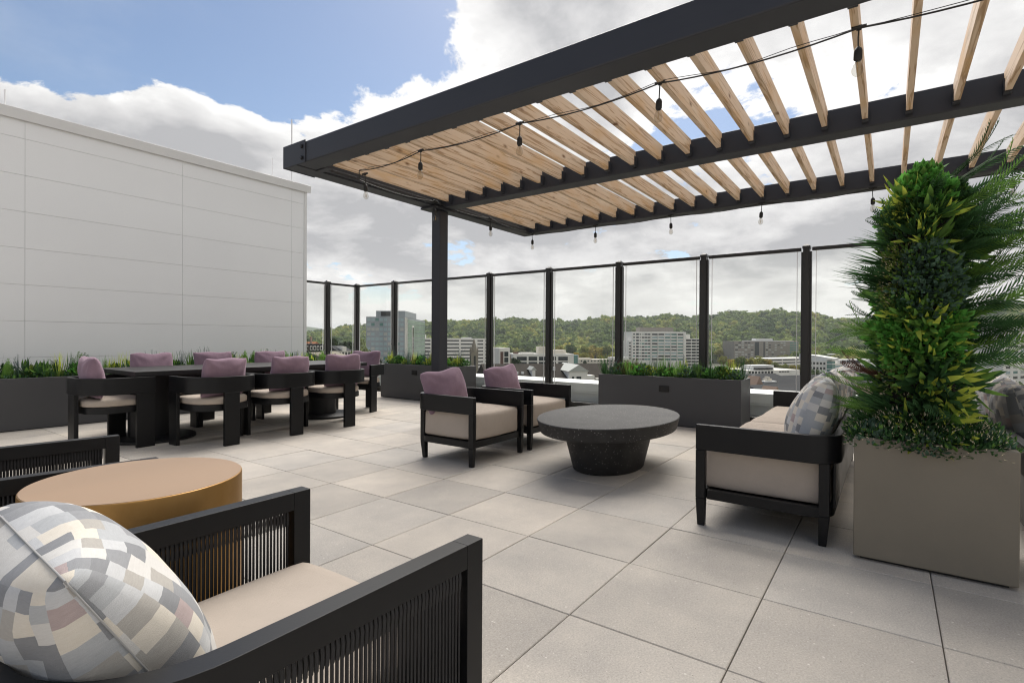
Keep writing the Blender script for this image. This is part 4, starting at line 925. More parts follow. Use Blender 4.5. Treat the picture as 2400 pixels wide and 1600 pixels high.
def build_land():
    na, nr = 180, 60
    azs = np.linspace(-180, 180, na+1); rs = np.concatenate([[12], np.linspace(60, 800, 14), np.linspace(R0, R1+150, 34), np.linspace(1800, 9000, 11)])
    v = [(0, 0, ZG)]; f = []
    for r in rs:
        for a in azs[:-1]:
            inr = -75 < a < 130; w = 1.0 if -60 < a < 110 else (0.5 if inr else .25)
            z = float(hill_z(np.array(r), np.array(min(100, max(-40, a)))))
            z = ZG+(z-ZG)*w if r < 2500 else max(ZG-40, ZG+(z-ZG)*w)
            v.append((r*math.cos(R(a)), r*math.sin(R(a)), z))
    for k in range(na): f.append((0, 1+k, 1+(k+1) % na))
    for i in range(len(rs)-1):
        for k in range(na): a = 1+i*na+k; b = 1+i*na+(k+1) % na; f.append((a, a+na, b+na, b))
    m = MB(); m.add(v, f); g = mat('valley_ground', (.075, .085, .05), .95); n = noise_node(g, .02, 6, .65); LK(g, ramp(g, n.outputs[0], [(.35, (.05, .065, .03)), (.5, (.085, .085, .055)), (.62, (.13, .125, .115))]), bsdf(g).inputs['Base Color'])
    o = m.build('valley_ground', g, None, 60); tag(o, kind='structure')
    # a farther ridge, blue with distance
    m = MB(); v = []; f = []; prof = [(-600, -45), (640, 768), (690, 762), (716, 765), (745, 768), (770, 772), (800, 773), (850, 775), (950, 778), (1100, 782), (1500, 785), (2100, 780), (2500, 776)]
    k = 0
    for j in range(120):
        a = -20+j*120/119; 
        pxs = [azr(p[0]) if p[0] > 0 else 100 for p in prof]; 
        d = [EYE+sdir(p[0], p[1]).z/math.hypot(sdir(p[0], p[1]).x, sdir(p[0], p[1]).y)*3600 if p[0] > 0 else 150 for p in prof]
        oo = np.argsort(pxs); h = float(np.interp(a, np.array(pxs)[oo], np.array(d)[oo])) + 4*math.sin(j*2.1)+3*math.sin(j*.9)
        for r, hh in ((3000, ZG-25), (3250, ZG+(h-ZG)*.6), (3600, h), (4200, h*.7)): v.append((r*math.cos(R(a)), r*math.sin(R(a)), hh))
    for j in range(119):
        for q in range(3): f.append((j*4+q, j*4+q+1, j*4+q+5, j*4+q+4))
    g2 = mat('far_wood', (.035, .06, .025), .95); n = noise_node(g2, .05, 6, .7); LK(g2, ramp(g2, n.outputs[0], [(.35, (.03, .055, .022)), (.65, (.075, .11, .04))]), bsdf(g2).inputs['Base Color'])
    o = m.add(v, f).build('far_hill', g2, None, 60); tag(o, kind='structure')
build_land()

# ---- foliage of trees: colour comes from a per-tree tint
def mk_tree(name, c0, c1, c2, attr=True):
    m = mat(name, c1, .8, 0, .2); b = bsdf(m)
    if attr: a = NN(m, 'ShaderNodeAttribute', attribute_name='tint'); src = a.outputs['Fac']
    else: a = NN(m, 'ShaderNodeObjectInfo'); src = a.outputs['Random']
    c = ramp(m, src, [(0, c0), (.5, c1), (1, c2)])
    n = noise_node(m, .35 if attr else .9, 4, .7); c = mixcol(m, .6, c, ramp(m, n.outputs[0], [(.3, (.3, .3, .3)), (.7, (.68, .68, .68))]), 'OVERLAY')
    LK(m, c, b.inputs['Base Color'])
    t = NN(m, 'ShaderNodeBsdfTranslucent'); LK(m, c, t.inputs[0]); mx = NN(m, 'ShaderNodeMixShader'); mx.inputs[0].default_value = .28
    LK(m, b.outputs[0], mx.inputs[1]); LK(m, t.outputs[0], mx.inputs[2]); LK(m, mx.outputs[0], m.node_tree.nodes['Material Output'].inputs[0]); return m
TM_HILL = mk_tree('hill_foliage', (.09, .15, .055), (.25, .33, .095), (.54, .50, .14))
TM_GREEN = mk_tree('tree_foliage_green', (.085, .14, .042), (.13, .18, .05), (.18, .21, .058), False)
TM_YELL = mk_tree('tree_foliage_yellow', (.23, .26, .055), (.32, .30, .058), (.45, .34, .065), False)
TM_DARK = mk_tree('tree_foliage_dark', (.028, .05, .02), (.04, .065, .024), (.052, .08, .028), False)
BARK = mat('bark', (.07, .055, .042), .9)
def crown_arrays(rnd, nclump, per, spread=(1, 1, 1), leaf=.16):
    """clumps of small leaf faces spread through an uneven crown of unit size sitting on z=0..2"""
    v = []; f = []
    for c in range(nclump):
        while True:
            p = Vector((rnd.uniform(-1, 1), rnd.uniform(-1, 1), rnd.uniform(-1, 1)))
            if .25 < p.length < 1: break
        p = p*(.62+.2*rnd.random()); p.z = p.z*.95+.95; cr = rnd.uniform(.22, .40)
        for k in range(per):
            d = rdir(rnd, 0, 150); q = p+d*cr*rnd.uniform(.75, 1.08); n = (d+rdir(rnd, 0, 180)*.7).normalized(); a = n.orthogonal().normalized(); b = n.cross(a); s = leaf*rnd.uniform(.6, 1.3)
            ang = rnd.uniform(0, 6.28); a, b = a*math.cos(ang)+b*math.sin(ang), b*math.cos(ang)-a*math.sin(ang)
            i0 = len(v); v += [q-a*s, q-b*s*.6, q+a*s, q+b*s*.6]; f.append((i0, i0+1, i0+2, i0+3))
    V = np.array([tuple(x) for x in v])*np.array(spread); return V, np.array(f)
def build_forest():
    base = []
    for k in range(8):
        V, F = crown_arrays(random.Random(50+k), 13, 12, (1, 1, .9), .27); base.append((V, F))
    azL, azR_ = azr(640), azr(2560); rr = []; 
    n = 5600; rng = np.random.default_rng(4)
    az = rng.uniform(azR_, azL, n); r = np.sqrt(rng.uniform((R0-60)**2, (R1+45)**2, n)); z = hill_z(r, az)
    sc = rng.uniform(7.0, 11.5, n)*np.where(rng.random(n) < .06, 1.25, 1)
    patch = np.sin(az*.9+r/140.)+np.sin(az*.37-r/90.+2)+.8*np.sin(az*2.3+1)
    tint = np.clip(.36+.13*patch+rng.normal(0, .17, n)+np.where(r < R0+120, .16, 0), 0, 1)
    Vs = []; Fs = []; Ts = []; off = 0
    for i in range(n):
        V, F = base[i % 8]; a = rng.uniform(0, 6.28); c, s = math.cos(a), math.sin(a); k = sc[i]
        W = np.empty_like(V); W[:, 0] = (V[:, 0]*c-V[:, 1]*s)*k; W[:, 1] = (V[:, 0]*s+V[:, 1]*c)*k; W[:, 2] = V[:, 2]*k*rng.uniform(.75, 1.1)
        W += (r[i]*math.cos(R(az[i])), r[i]*math.sin(R(az[i])), z[i]+k*.1); Vs.append(W); Fs.append(F+off); off += len(V); Ts.append(np.full(len(V), tint[i]))
    V = np.concatenate(Vs).astype(np.float32); F = np.concatenate(Fs).astype(np.int32); Tn = np.concatenate(Ts).astype(np.float32)
    me = bpy.data.meshes.new('hill_wood'); me.vertices.add(len(V)); me.vertices.foreach_set('co', V.ravel()); me.loops.add(F.size); me.loops.foreach_set('vertex_index', F.ravel())
    me.polygons.add(len(F)); me.polygons.foreach_set('loop_start', np.arange(0, F.size, 4, dtype=np.int32)); me.update(calc_edges=True)
    at_ = me.attributes.new('tint', 'FLOAT', 'POINT'); at_.data.foreach_set('value', Tn); me.materials.append(TM_HILL)
    o = link(bpy.data.objects.new('hill_wood', me)); tag(o, kind='stuff')
build_forest()
TREES = {}
def tree_proto(kind, v):
    k = (kind, v)
    if k not in TREES:
        rnd = random.Random(v*31+len(kind)); sp = {'wide': (1.15, 1.15, .85), 'round': (1, 1, 1), 'tall': (.72, .72, 1.25)}[kind]
        V, F = crown_arrays(rnd, 30, 46, sp, .115)
        TREES[k] = (V, F)
    return TREES[k]
TMESH = {}
def tree(px, D, py_top, label, kind='round', m=None, v=0, group=None, w=None):
    """a tree whose top stands at py_top in the photograph when seen from the terrace"""
    top = at(px, D, py_top); base = float(hill_z(np.array(math.hypot(top.x, top.y)), np.array(math.degrees(math.atan2(top.y, top.x)))))
    H = max(6, top.z-base); ch = (w or 9.0)*.5
    key = (kind, v, m.name)
    if key not in TMESH:
        V, F = tree_proto(kind, v); me = bpy.data.meshes.new('crown'); me.from_pydata(V.tolist(), [], F.tolist()); me.materials.append(m)
        tk = MB().tube([(0, 0, -4), (.03, 0, .2), (.0, .02, 1.2)], [.12, .09, .03], 7)
        for q in range(5): d = rdir(random.Random(q+v), 25, 60); tk.tube([(0, 0, .2+.12*q), tuple(Vector((0, 0, .3+.12*q))+d*.7)], [.045, .012], 5)
        TMESH[key] = (me, tk.mesh('trunk', BARK))
    cm, tm = TMESH[key]
    t = thing('tree', label, 'tree', (top.x, top.y, base), random.Random(int(px*7+D)).uniform(0, 6.28), group)
    hgt = {'wide': 1.65, 'round': 1.95, 'tall': 2.4}[kind]*ch
    z0 = max(H-hgt, 1.0); s = (H-z0)/({'wide': 1.65, 'round': 1.95, 'tall': 2.4}[kind])
    c = inst('crown', cm, t, (0, 0, z0), (0, 0, 0), (ch, ch, s)); inst('trunk', tm, t, (0, 0, z0), (0, 0, 0), (ch, ch, max(s, z0/3.9)))
    return t
def W2(name, c, r=.7, met=0, **k): return mat(name, c, r, met)
BM = dict(white=vary(mat('white_concrete', (.80, .78, .73), .8), .06, .2), cream=vary(mat('cream_render', (.68, .63, .54), .85), .06, .2), grey=vary(mat('grey_cladding', (.30, .335, .36), .5), .08, .15), green=vary(mat('green_curtain_wall', (.22, .32, .25), .25), .3, .06, 4),
          stone=vary(mat('grey_stone', (.26, .235, .19), .9), .15, .3), slate=vary(mat('dark_slate', (.030, .032, .037), .75), .12, .15, 6), shingle=vary(mat('brown_shingle', (.042, .036, .031), .9), .14, .6, 6, 0, 60, (1, 1, .3)), brick=vary(mat('red_brick', (.13, .07, .055), .9), .1, .3), tan=vary(mat('tan_stone', (.32, .25, .185), .9), .12, .5), taupe=vary(mat('taupe_facade', (.26, .235, .20), .7), .1, .2),
          dkglass=mat('dark_window', (.02, .028, .030), .12), teal=mat('teal_window', (.10, .24, .215), .15), blue=mat('blue_window', (.36, .47, .50), .14), shade=mat('deep_opening', (.035, .036, .036), .7), wroof=vary(mat('white_roof', (.70, .70, .69), .7), .05, .1), orange=mat('orange_tile', (.30, .125, .06), .85), pale=mat('pale_blind', (.45, .46, .43), .5), tan2=mat('clay', (.36, .25, .19), .9))
for _k in ('slate', 'shingle', 'stone', 'orange'): bsdf(BM[_k]).inputs['Specular IOR Level'].default_value = .08
class Bld:
    def __init__(s, name, label, pl, pr, depth, py_top, z0=None, m='white', cat='building', group=None, ztop=None):
        """front face from pl=(px,D) to pr=(px,D) as seen from the terrace, running depth metres away"""
        a = at(*pl); b = at(*pr); s.o = Vector((a.x, a.y)); d = Vector((b.x, b.y))-s.o; s.W = d.length; s.d = d.normalized(); s.n = Vector((-s.d.y, s.d.x))
        if s.n.dot(Vector((Fw.x, Fw.y))) < 0: s.n = -s.n
        s.dep = depth; s.zt = at(pl[0], pl[1], py_top).z if ztop is None else ztop; s.z0 = ZG if z0 is None else z0
        s.t = thing(name, label, cat, (s.o.x, s.o.y, s.z0), 0, group); s.M = {}
        s.blk(0, s.W, 0, depth, s.z0, s.zt, m, 'wall')
    def P(s, u, v, z): return (s.d.x*u+s.n.x*v, s.d.y*u+s.n.y*v, z-s.z0)
    def blk(s, u0, u1, v0, v1, z0, z1, m, name, par=None):
        b = MB(); v = [s.P(*q) for q in ((u0, v0, z0), (u1, v0, z0), (u1, v1, z0), (u0, v1, z0), (u0, v0, z1), (u1, v0, z1), (u1, v1, z1), (u0, v1, z1))]
        f = [(0, 3, 2, 1), (4, 5, 6, 7), (0, 1, 5, 4), (1, 2, 6, 5), (2, 3, 7, 6), (3, 0, 4, 7)]
        if (s.d.x*s.n.y-s.d.y*s.n.x) < 0: f = [q[::-1] for q in f]
        return b.add(v, f).build(name, BM[m] if isinstance(m, str) else m, par or s.t)
    def gable(s, u0, u1, v0, v1, z0, z1, m, name='roof', axis='u', over=.3):
        if axis == 'u': pts = [(u0-over, v0-over, z0), (u0-over, v1+over, z0), (u0-over, (v0+v1)/2, z1)]; vec = Vector(s.P(u1-u0+2*over, 0, s.z0))
        else: pts = [(u0-over, v0-over, z0), (u1+over, v0-over, z0), ((u0+u1)/2, v0-over, z1)]; vec = Vector(s.P(0, v1-v0+2*over, s.z0))
        return MB().prism([s.P(*p) for p in pts], vec).build(name, BM[m], s.t)
    def windows(s, rows, cols, face='front', m='dkglass', name='window', proud=.12, par=None):
        """rows: list of (z0,z1); cols: list of (u0,u1) along the face; each opening is one part"""
        for z0, z1 in rows:
            for c in cols:
                mm = random.choice(m) if isinstance(m, (list, tuple)) else m
                if face == 'front': s.blk(c[0], c[1], -proud, .05, z0, z1, mm, name, par)
                elif face == 'right': s.blk(s.W-.05, s.W+proud, c[0], c[1], z0, z1, mm, name, par)
                elif face == 'left': s.blk(-proud, .05, c[0], c[1], z0, z1, mm, name, par)
def even(u0, u1, n, fr=.7): p = (u1-u0)/n; return [(u0+p*(i+.5-fr/2), u0+p*(i+.5+fr/2)) for i in range(n)]
def rows_down(zt, n, fh, wh, top=1.0): return [(zt-top-fh*i-wh, zt-top-fh*i) for i in range(n)]

def build_town():
    # blue glass office tower with a green side
    b = Bld('office_tower', 'tall blue grey glass office tower left of the steel post', (858, 330), (948, 330), 78, 742, m='grey')
    b.windows(rows_down(b.zt, 11, 3.02, 1.75, .9), [x for x in even(.4, b.W-.3, 9, .8)], 'front', ['blue', 'blue', 'blue', 'pale', 'teal', 'grey'], 'window', .05)
    b.windows(rows_down(b.zt-.9-1.75, 11, 3.02, 1.1, .08), [(.35, b.W-.3)], 'front', 'grey', 'spandrel', .03)
    b.windows([(b.z0+2, b.zt-.8)], even(.8, 8, 4, .5), 'right', 'dkglass', 'stair_glass', .06)
    b.windows([(b.z0+2, b.zt-.3)], even(.2, 8.6, 5, .16), 'right', 'white', 'fin', .35)
    for i in range(11): b.blk(b.W-.05, b.W+.10, 9.2, 77.6, b.zt-1.2-3.02*i-2.7, b.zt-1.2-3.02*i, 'green', 'curtain_wall')
    b.blk(b.W-.05, b.W+.30, 24.5, 30.5, b.z0+8, b.zt-5, 'white', 'portal_frame'); b.blk(b.W+.1, b.W+.34, 25.2, 29.8, b.z0+8, b.zt-6, 'dkglass', 'portal_glass')
    b.blk(5.9, b.W+.1, 1, 40, b.zt, at(900, 330, 728).z, 'grey', 'plant_room'); b.blk(9, 15, .8, 1, b.zt+.5, at(900, 330, 730).z, 'shade', 'louvre')
    # long white banded parking block
    b = Bld('parking_block', 'long white parking block with dark horizontal openings behind the steel post', (987, 470), (1153, 500), 24, 792, m='white')
    segs = [(.02, .125), (.155, .27), (.30, .52), (.545, .735), (.785, .87), (.90, .975)]
    b.windows(rows_down(b.zt, 10, 3.25, 1.25, 1.6), [(b.W*a, b.W*c) for a, c in segs], 'front', 'shade', 'opening', .05)
    b.windows(rows_down(b.zt, 10, 3.25, 1.3, 1.5), [(3, 6), (15, 18.5)], 'right', 'shade', 'opening', .05)
    b.blk(b.W*.60, b.W*.72, 4, 9, b.zt, b.zt+.9, 'wroof', 'roof_cabin'); b.blk(b.W*.0+1, b.W*.08, 3, 8, b.zt, b.zt+3.2, 'white', 'roof_cabin')
    # church spire
    c = at(1111, 235); s = thing('church_spire', 'pointed grey stone church spire in front of the white parking block', 'church', (c.x, c.y, ZG)); k = 235/FPX
    zt = at(1111, 235, 793).z-ZG; zb = at(1111, 235, 824).z-ZG; w = 8.3*k
    MB().box(-w, w, -w, w, 0, zb).build('tower', BM['stone'], s); MB().lathe([(w*.98, zb), (w*.52, zb+(zt-zb)*.55), (.05, zt)], 8).build('spire', BM['stone'], s)
    for sx in (-1, 1):
        for sy in (-1, 1): MB().lathe([(w*.2, zb-.5), (w*.2, zb+.9), (.03, zb+2.6)], 6, sx*w*.86, sy*w*.86).build('pinnacle', BM['stone'], s)
    MB().tube([(0, 0, zt-.1), (0, 0, zt+1.0)], .05, 5).build('finial', BM['slate'], s)
    for a in (0, PI/2, PI, -PI/2):
        o = MB().box(-w*.28, w*.28, -w-.06, -w+.02, zb-6.0, zb-1.8).build('louvre', BM['shade'], s); o.rotation_euler = (0, 0, a)
    s.rotation_euler = (0, 0, math.atan2(Fw.y, Fw.x)+.3)
    # small brick and glass block
    b = Bld('brick_block', 'small brick and glass block with a white frame beside the parking block', (1171, 262), (1195, 265), 12, 815, m='white')
    b.windows([(b.z0, b.zt-1.9)], [(b.W*.08, b.W*.38)], 'front', 'brick', 'brick_panel', .06)
    b.windows(rows_down(b.zt, 4, 2.9, 2.5, 1.9), [(b.W*.46, b.W*.86)], 'front', 'dkglass', 'window', .06); b.blk(b.W, b.W+1.5, 1, 9, b.z0, b.zt-3.5, 'taupe', 'annex')
    # white office with long windows
    b = Bld('white_office', 'low white office with long dark windows behind the armchairs', (1203, 390), (1345, 400), 22, 829, m='white')
    for i in range(3):
        b.windows([(b.zt-3.6-3.9*i-1.5, b.zt-2.1-3.9*i)], [(b.W*a, b.W*c) for a, c in ((.06, .22), (.25, .39), (.42, .53), (.55, .70), (.74, .90))], 'front', 'dkglass', 'window', .06)
    b.blk(b.W+.02, b.W+3.4, .5, 12, b.z0, b.zt-1.2, 'teal', 'glass_corner'); b.blk(b.W+3.41, b.W+3.9, .3, 12, b.z0, b.zt-.9, 'white', 'end_pier')
    b.blk(b.W*.44, b.W*.58, 4, 12, b.zt, at(1265, 400, 812).z, 'cream', 'roof_cabin'); b.blk(b.W*.60, b.W*.90, 5, 14, b.zt, at(1310, 400, 820).z, 'cream', 'roof_cabin')
    b.blk(b.W*.03, b.W*.10, 3, 7, b.zt, b.zt+1.1, 'brick', 'roof_cabin'); b.blk(b.W*.14, b.W*.36, 3, 9, b.zt, b.zt+.9, 'white', 'roof_cabin')
    # brown shingle roofs just below
    b = Bld('apartment_house', 'long brown shingle roof with white gabled dormers just beyond the glass screen', (1150, 80), (1445, 84), 13, 893, m='cream')
    zr = at(1300, 90, 851).z; b.gable(0, b.W, 0, 13, b.zt, zr, 'shingle', 'roof', 'u', .5)
    u0 = b.W*.600; u1 = b.W*.765
    g0 = at(1355, 80, 872).z; g1 = at(1355, 80, 856).z
    b.blk(u0+.2, u1-.2, -.4, 5, b.zt-1.2, g0, 'white', 'dormer'); b.gable(u0+.2, u1-.2, -.4, 7.5, g0, g1, 'pale', 'dormer_roof', 'v', .22)
    b.windows([(b.zt-.35, b.zt+.6)], [(u0+.62, u0+.95), (u0+1.35, u0+1.58), (u0+1.61, u0+1.84), (u0+1.87, u0+2.1)], 'front', 'dkglass', 'window', .47)
    b.blk(u0-1.2, u0+.2, -.3, 3, b.zt-1, b.zt+.25, 'white', 'dormer'); b.blk(u1-.2, u1+1.0, -.35, 3, b.zt-1, b.zt+.75, 'white', 'dormer'); b.blk(u1+1.3, u1+3.2, -.3, 3, b.zt-1, b.zt+.3, 'white', 'dormer')
    for u in (.13, .175, .215, .26): b.blk(b.W*u, b.W*u+.42, 2.1, 2.4, b.zt+.6, b.zt+1.25, 'wroof', 'roof_vent')
    for u in (.50, .535): b.blk(b.W*u, b.W*u+.32, 3.4, 3.7, b.zt+1.3, b.zt+1.95, 'wroof', 'roof_vent')
    b.blk(b.W*.335, b.W*.36, 1.2, 4, b.zt+.2, b.zt+1.6, 'white', 'dormer'); b.gable(b.W*.33, b.W*.365, 1.2, 4, b.zt+1.55, b.zt+2.1, 'pale', 'dormer_roof', 'v', .1)
    # centre office with terraces
    b = Bld('terrace_office', 'wide white office with teal window bands above the fire table planter', (1482, 560), (1608, 565), 30, 777, m='white')
    fh = 3.32
    b.windows(rows_down(b.zt, 9, fh, 1.7, 1.9), [x for x in even(b.W*.355, b.W*.95, 5, .86)], 'front', ['teal', 'teal', 'dkglass', 'blue'], 'window', .08)
    b.windows(rows_down(b.zt, 9, fh, 1.5, 2.0), even(b.W*.17, b.W*.335, 3, .9), 'front', ['teal', 'dkglass', 'pale', 'dkglass'], 'window', .08)
    b.windows(rows_down(b.zt, 9, fh, 1.9, 1.7), [(b.W*.07, b.W*.12)], 'front', 'dkglass', 'window', .08); b.windows(rows_down(b.zt, 9, fh, 1.4, 2.0), [(b.W*.015, b.W*.05), (b.W*.135, b.W*.155)], 'front', ['dkglass', 'teal'], 'window', .08)
    for i in range(9): b.blk(b.W*.34, b.W*.96, -.9, -.1, b.zt-1.7-fh*i, b.zt-.85-fh*i, 'white', 'ledge')
    for i in range(6): u = b.W*.355+(b.W*.595)*i/5; b.blk(u-.25, u+.25, -1.0, -.05, b.z0, b.zt-1.2, 'white', 'pier')
    b.blk(b.W*.18, b.W*.80, 6, 20, b.zt, at(1540, 570, 767).z, 'taupe', 'plant_room')
    b.blk(-2.6, 0, 3, 24, b.z0, b.zt-9.5, 'white', 'wing')
    for i in range(6): b.blk(-2.65, -.6, 2.9, 3.0, b.zt-11.3-fh*i-1.3, b.zt-11.3-fh*i, 'dkglass', 'window')
    b.blk(b.W+.02, b.W+18, 5, 24, b.z0, at(1620, 570, 793).z, 'white', 'wing'); b.blk(b.W+.3, b.W+7.5, 7, 15, at(1620, 570, 793).z, at(1620, 570, 783).z, 'white', 'roof_cabin')
    zz = at(1620, 570, 793).z
    for i in range(9):
        for u in ((.6, 7.6), (8.4, 17.2)): b.blk(b.W+u[0], b.W+u[1], 4.85, 5.0, zz-1.0-3.3*i-2.0, zz-1.0-3.3*i, 'shade', 'window')
    # low pale terrace row
    b = Bld('row_houses', 'low pale row of flats behind the brown shingle roof', (1357, 520), (1478, 530), 14, 842, m='cream')
    b.windows(rows_down(b.zt, 2, 3.0, 1.3, .9), even(1, b.W-1, 15, .38), 'front', 'dkglass', 'window', .06); b.blk(b.W*.62, b.W*.98, 2, 10, b.zt, b.zt+2.0, 'wroof', 'roof_cabin'); b.blk(b.W*.02, b.W*.26, 2, 9, b.zt, b.zt+1.0, 'cream', 'roof_cabin')
    # taupe office, parking deck
    b = Bld('taupe_office', 'broad taupe office with rows of bright windows at the foot of the hill', (1721, 690), (1872, 700), 30, 799, m='taupe')
    b.windows(rows_down(b.zt, 7, 3.1, 1.5, 1.3), [x for x in even(1, b.W*.30, 6, .8)]+[x for x in even(b.W*.48, b.W*.80, 7, .7)], 'front', ['pale', 'taupe', 'shade', 'pale', 'taupe'], 'window', .08)
    b.windows([(b.z0, b.zt-1.0)], [(b.W*.315, b.W*.38)], 'front', 'dkglass', 'stair_glass', .2); b.windows([(b.z0, b.zt-1)], [(b.W*.45, b.W*.47)], 'front', 'shade', 'stair_glass', .1)
    b.windows(rows_down(b.zt, 6, 3.1, 1.7, 1.3), even(b.W*.86, b.W*.99, 2, .9), 'front', 'teal', 'window', .08)
    b.blk(b.W*.36, b.W*.62, 4, 14, b.zt, b.zt+3.6, 'wroof', 'roof_cabin'); b.blk(b.W*.26, b.W*.95, 3, 22, b.zt, b.zt+.7, 'wroof', 'roof_edge')
    b = Bld('parking_deck', 'low white parking deck in front of the taupe office', (1802, 560), (1900, 600), 20, 840, m='white')
    b.windows(rows_down(b.zt, 4, 3.2, 1.3, 1.2), [(b.W*.01, b.W*.30), (b.W*.32, b.W*.62), (b.W*.64, b.W*.98)], 'front', 'shade', 'opening', .05)
    # offices to the right
    b = Bld('curved_office', 'white office with square windows and a teal glass corner right of the black fence post', (1895, 450), (1938, 440), 26, 844, m='white')
    b.windows(rows_down(b.zt, 4, 4.1, 1.9, 1.4), even(.6, b.W-.4, 5, .6), 'front', 'dkglass', 'window', .06); b.blk(b.W+.02, b.W+4.0, .2, 9, b.z0+4, b.zt-.4, 'teal', 'glass_corner')
    for i in range(5): b.blk(b.W+.01, b.W+4.2, .0, 9, b.z0+4+4.1*i, b.z0+4.5+4.1*i, 'white', 'ledge')
    MB().prism([b.P(-8, 2, b.zt+.05), b.P(-8, 2, b.zt+4.8), b.P(4, 2, b.zt+4.2), b.P(b.W+3.6, 2, b.zt+2.0), b.P(b.W+3.6, 2, b.zt+.05)], Vector(b.P(0, 18, b.z0))).build('curved_roof', BM['wroof'], b.t)
    b = Bld('long_office', 'long white office with teal ribbon windows half hidden by the leafy tower', (1949, 452), (2110, 470), 26, 852, m='white')
    b.windows(rows_down(b.zt, 4, 4.1, 1.7, 1.6), even(.5, b.W-.5, 8, .93), 'front', ['teal', 'blue', 'pale'], 'window', .06)
    b.blk(b.W*.14, b.W*.8, 4, 18, b.zt, b.zt+3.1, 'wroof', 'roof_cabin'); b.windows([(b.zt+.1, b.zt+3.0)], [(b.W*x, b.W*x+.3) for x in (.2, .27, .34, .41, .48)], 'front', 'shade', 'post', -3.9)
    b = Bld('hillside_block', 'dark brick block set into the wooded hillside', (1890, 900), (1975, 900), 20, 795, m='brick')
    b.windows(rows_down(b.zt, 4, 3.2, 1.3, 1.0), even(1, b.W-1, 3, .9), 'front', 'dkglass', 'window', .1); b.blk(b.W*.33, b.W*.47, -.5, 12, b.z0, b.zt+1.2, 'dkglass', 'glass_stair')
    # white low roofs
    b = Bld('white_roofed_hall', 'low white roofed hall beyond the slate roofs', (1750, 265), (1875, 275), 20, 868, m='white')
    b.blk(b.W*.17, b.W*.56, 2, 9, b.zt, b.zt+2.4, 'wroof', 'upper_storey'); b.windows([(b.zt+.4, b.zt+1.2)], even(b.W*.18, b.W*.5, 7, .7), 'front', 'shade', 'opening', -1.9)
    b.windows([(b.zt-1.6, b.zt-.5)], even(b.W*.03, b.W*.5, 8, .7), 'front', 'shade', 'opening', .06); b.windows([(b.zt-1.2, b.zt-.6)], even(b.W*.60, b.W*.8, 4, .8), 'front', 'shade', 'opening', .06); b.blk(b.W*.12, b.W*.36, -2.2, -.1, b.zt-3.4, b.zt-1.9, 'wroof', 'canopy')
    # slate roofs with tan gables
    b = Bld('slate_house', 'dark slate roofed tan stone house beyond the near sofa arm', (1758, 112), (1880, 118), 15, 905, m='tan')
    zr = at(1800, 118, 879).z; b.gable(0, b.W, 0, 15, b.zt, zr, 'slate', 'roof', 'u', .3)
    b.blk(-.0, 2.2, -1.6, 4, b.z0, b.zt, 'tan', 'gable_wall'); MB().prism([b.P(-.1, -1.62, b.zt), b.P(2.3, -1.62, b.zt), b.P(1.1, -1.62, b.zt+2.2)], Vector(b.P(0, 3, b.z0))).build('gable', BM['tan2'], b.t)
    b.windows([(b.zt-1.3, b.zt-.1)], [(.3, .6), (.9, 1.2), (1.5, 1.8)], 'front', 'dkglass', 'window', 1.66); b.windows([(b.zt-1.9, b.zt-.3)], [(2.5, 3.6)], 'front', 'blue', 'window', .1); b.windows([(b.zt-1.9, b.zt-.3)], even(3.9, 6.2, 4, .6), 'front', 'dkglass', 'window', .1)
    b.blk(5.9, 9.6, 1.5, 5, b.zt+.2, b.zt+.8, 'wroof', 'flat_roof'); 
    for u in (7.0, 7.6, 8.2): b.blk(u, u+.45, 2, 3, b.zt+.8, b.zt+1.3+.4*(u > 7.3 and u < 8), 'cream', 'roof_unit')
    for u in (5.6, 5.5): b.blk(u, u+.5, 4.2, 4.6, b.zt+1.7, b.zt+2.1, 'wroof', 'roof_vent')
    b = Bld('slate_house', 'second slate roofed house with a clay gable, right of the tan one', (1810, 96), (1950, 104), 11, 923, m='tan')
    zr = at(1850, 100, 904).z; b.gable(0, b.W, 0, 11, b.zt, zr, 'slate', 'roof', 'u', .2); MB().prism([b.P(.0, -.4, b.zt-.2), b.P(2.0, -.4, b.zt-.2), b.P(1.0, -.4, b.zt+1.3)], Vector(b.P(0, 3, b.z0))).build('gable', BM['tan2'], b.t)
    b = Bld('slate_hall', 'long plain slate roof behind the sofa pillows', (1890, 124), (2140, 140), 17, 908, m='tan'); zr = at(1950, 132, 881).z; b.gable(0, b.W, 0, 17, b.zt, zr, 'slate', 'roof', 'u', .3)
    b.blk(b.W*.10, b.W*.125, 2.0, 2.5, b.zt+.6, b.zt+1.5, 'wroof', 'roof_vent'); 
    # left end of the view
    b = Bld('mansard_house', 'dark mansard house with white dormers beside the white wall', (700, 170), (757, 176), 10, 826, m='white', ztop=at(740, 172, 826).z)
    b.blk(-.2, b.W+.2, -.2, 10, b.zt, at(740, 172, 806).z, 'slate', 'mansard')
    for i in range(5): u = b.W*(.30+.14*i); b.blk(u, u+.75, -.5, 1, b.zt+.7, b.zt+2.2, 'white', 'dormer'); b.windows([(b.zt+.9, b.zt+1.9)], [(u+.12, u+.6)], 'front', 'dkglass', 'window', .56)
    b = Bld('steeple_house', 'orange tiled house with a small steeple at the edge of the white wall', (690, 240), (730, 240), 12, 812, m='tan2'); b.gable(0, b.W, 0, 12, b.zt, b.zt+2.2, 'orange', 'roof', 'u', .3)
    b.blk(b.W*.80, b.W*.90, 2, 3, b.zt, b.zt+4.6, 'tan2', 'steeple')
    b = Bld('white_house', 'white house with dark windows between the left fence posts', (792, 185), (823, 190), 9, 822, m='white'); b.gable(0, b.W, 0, 9, b.zt, at(806, 188, 810).z, 'slate', 'roof', 'u', .3)
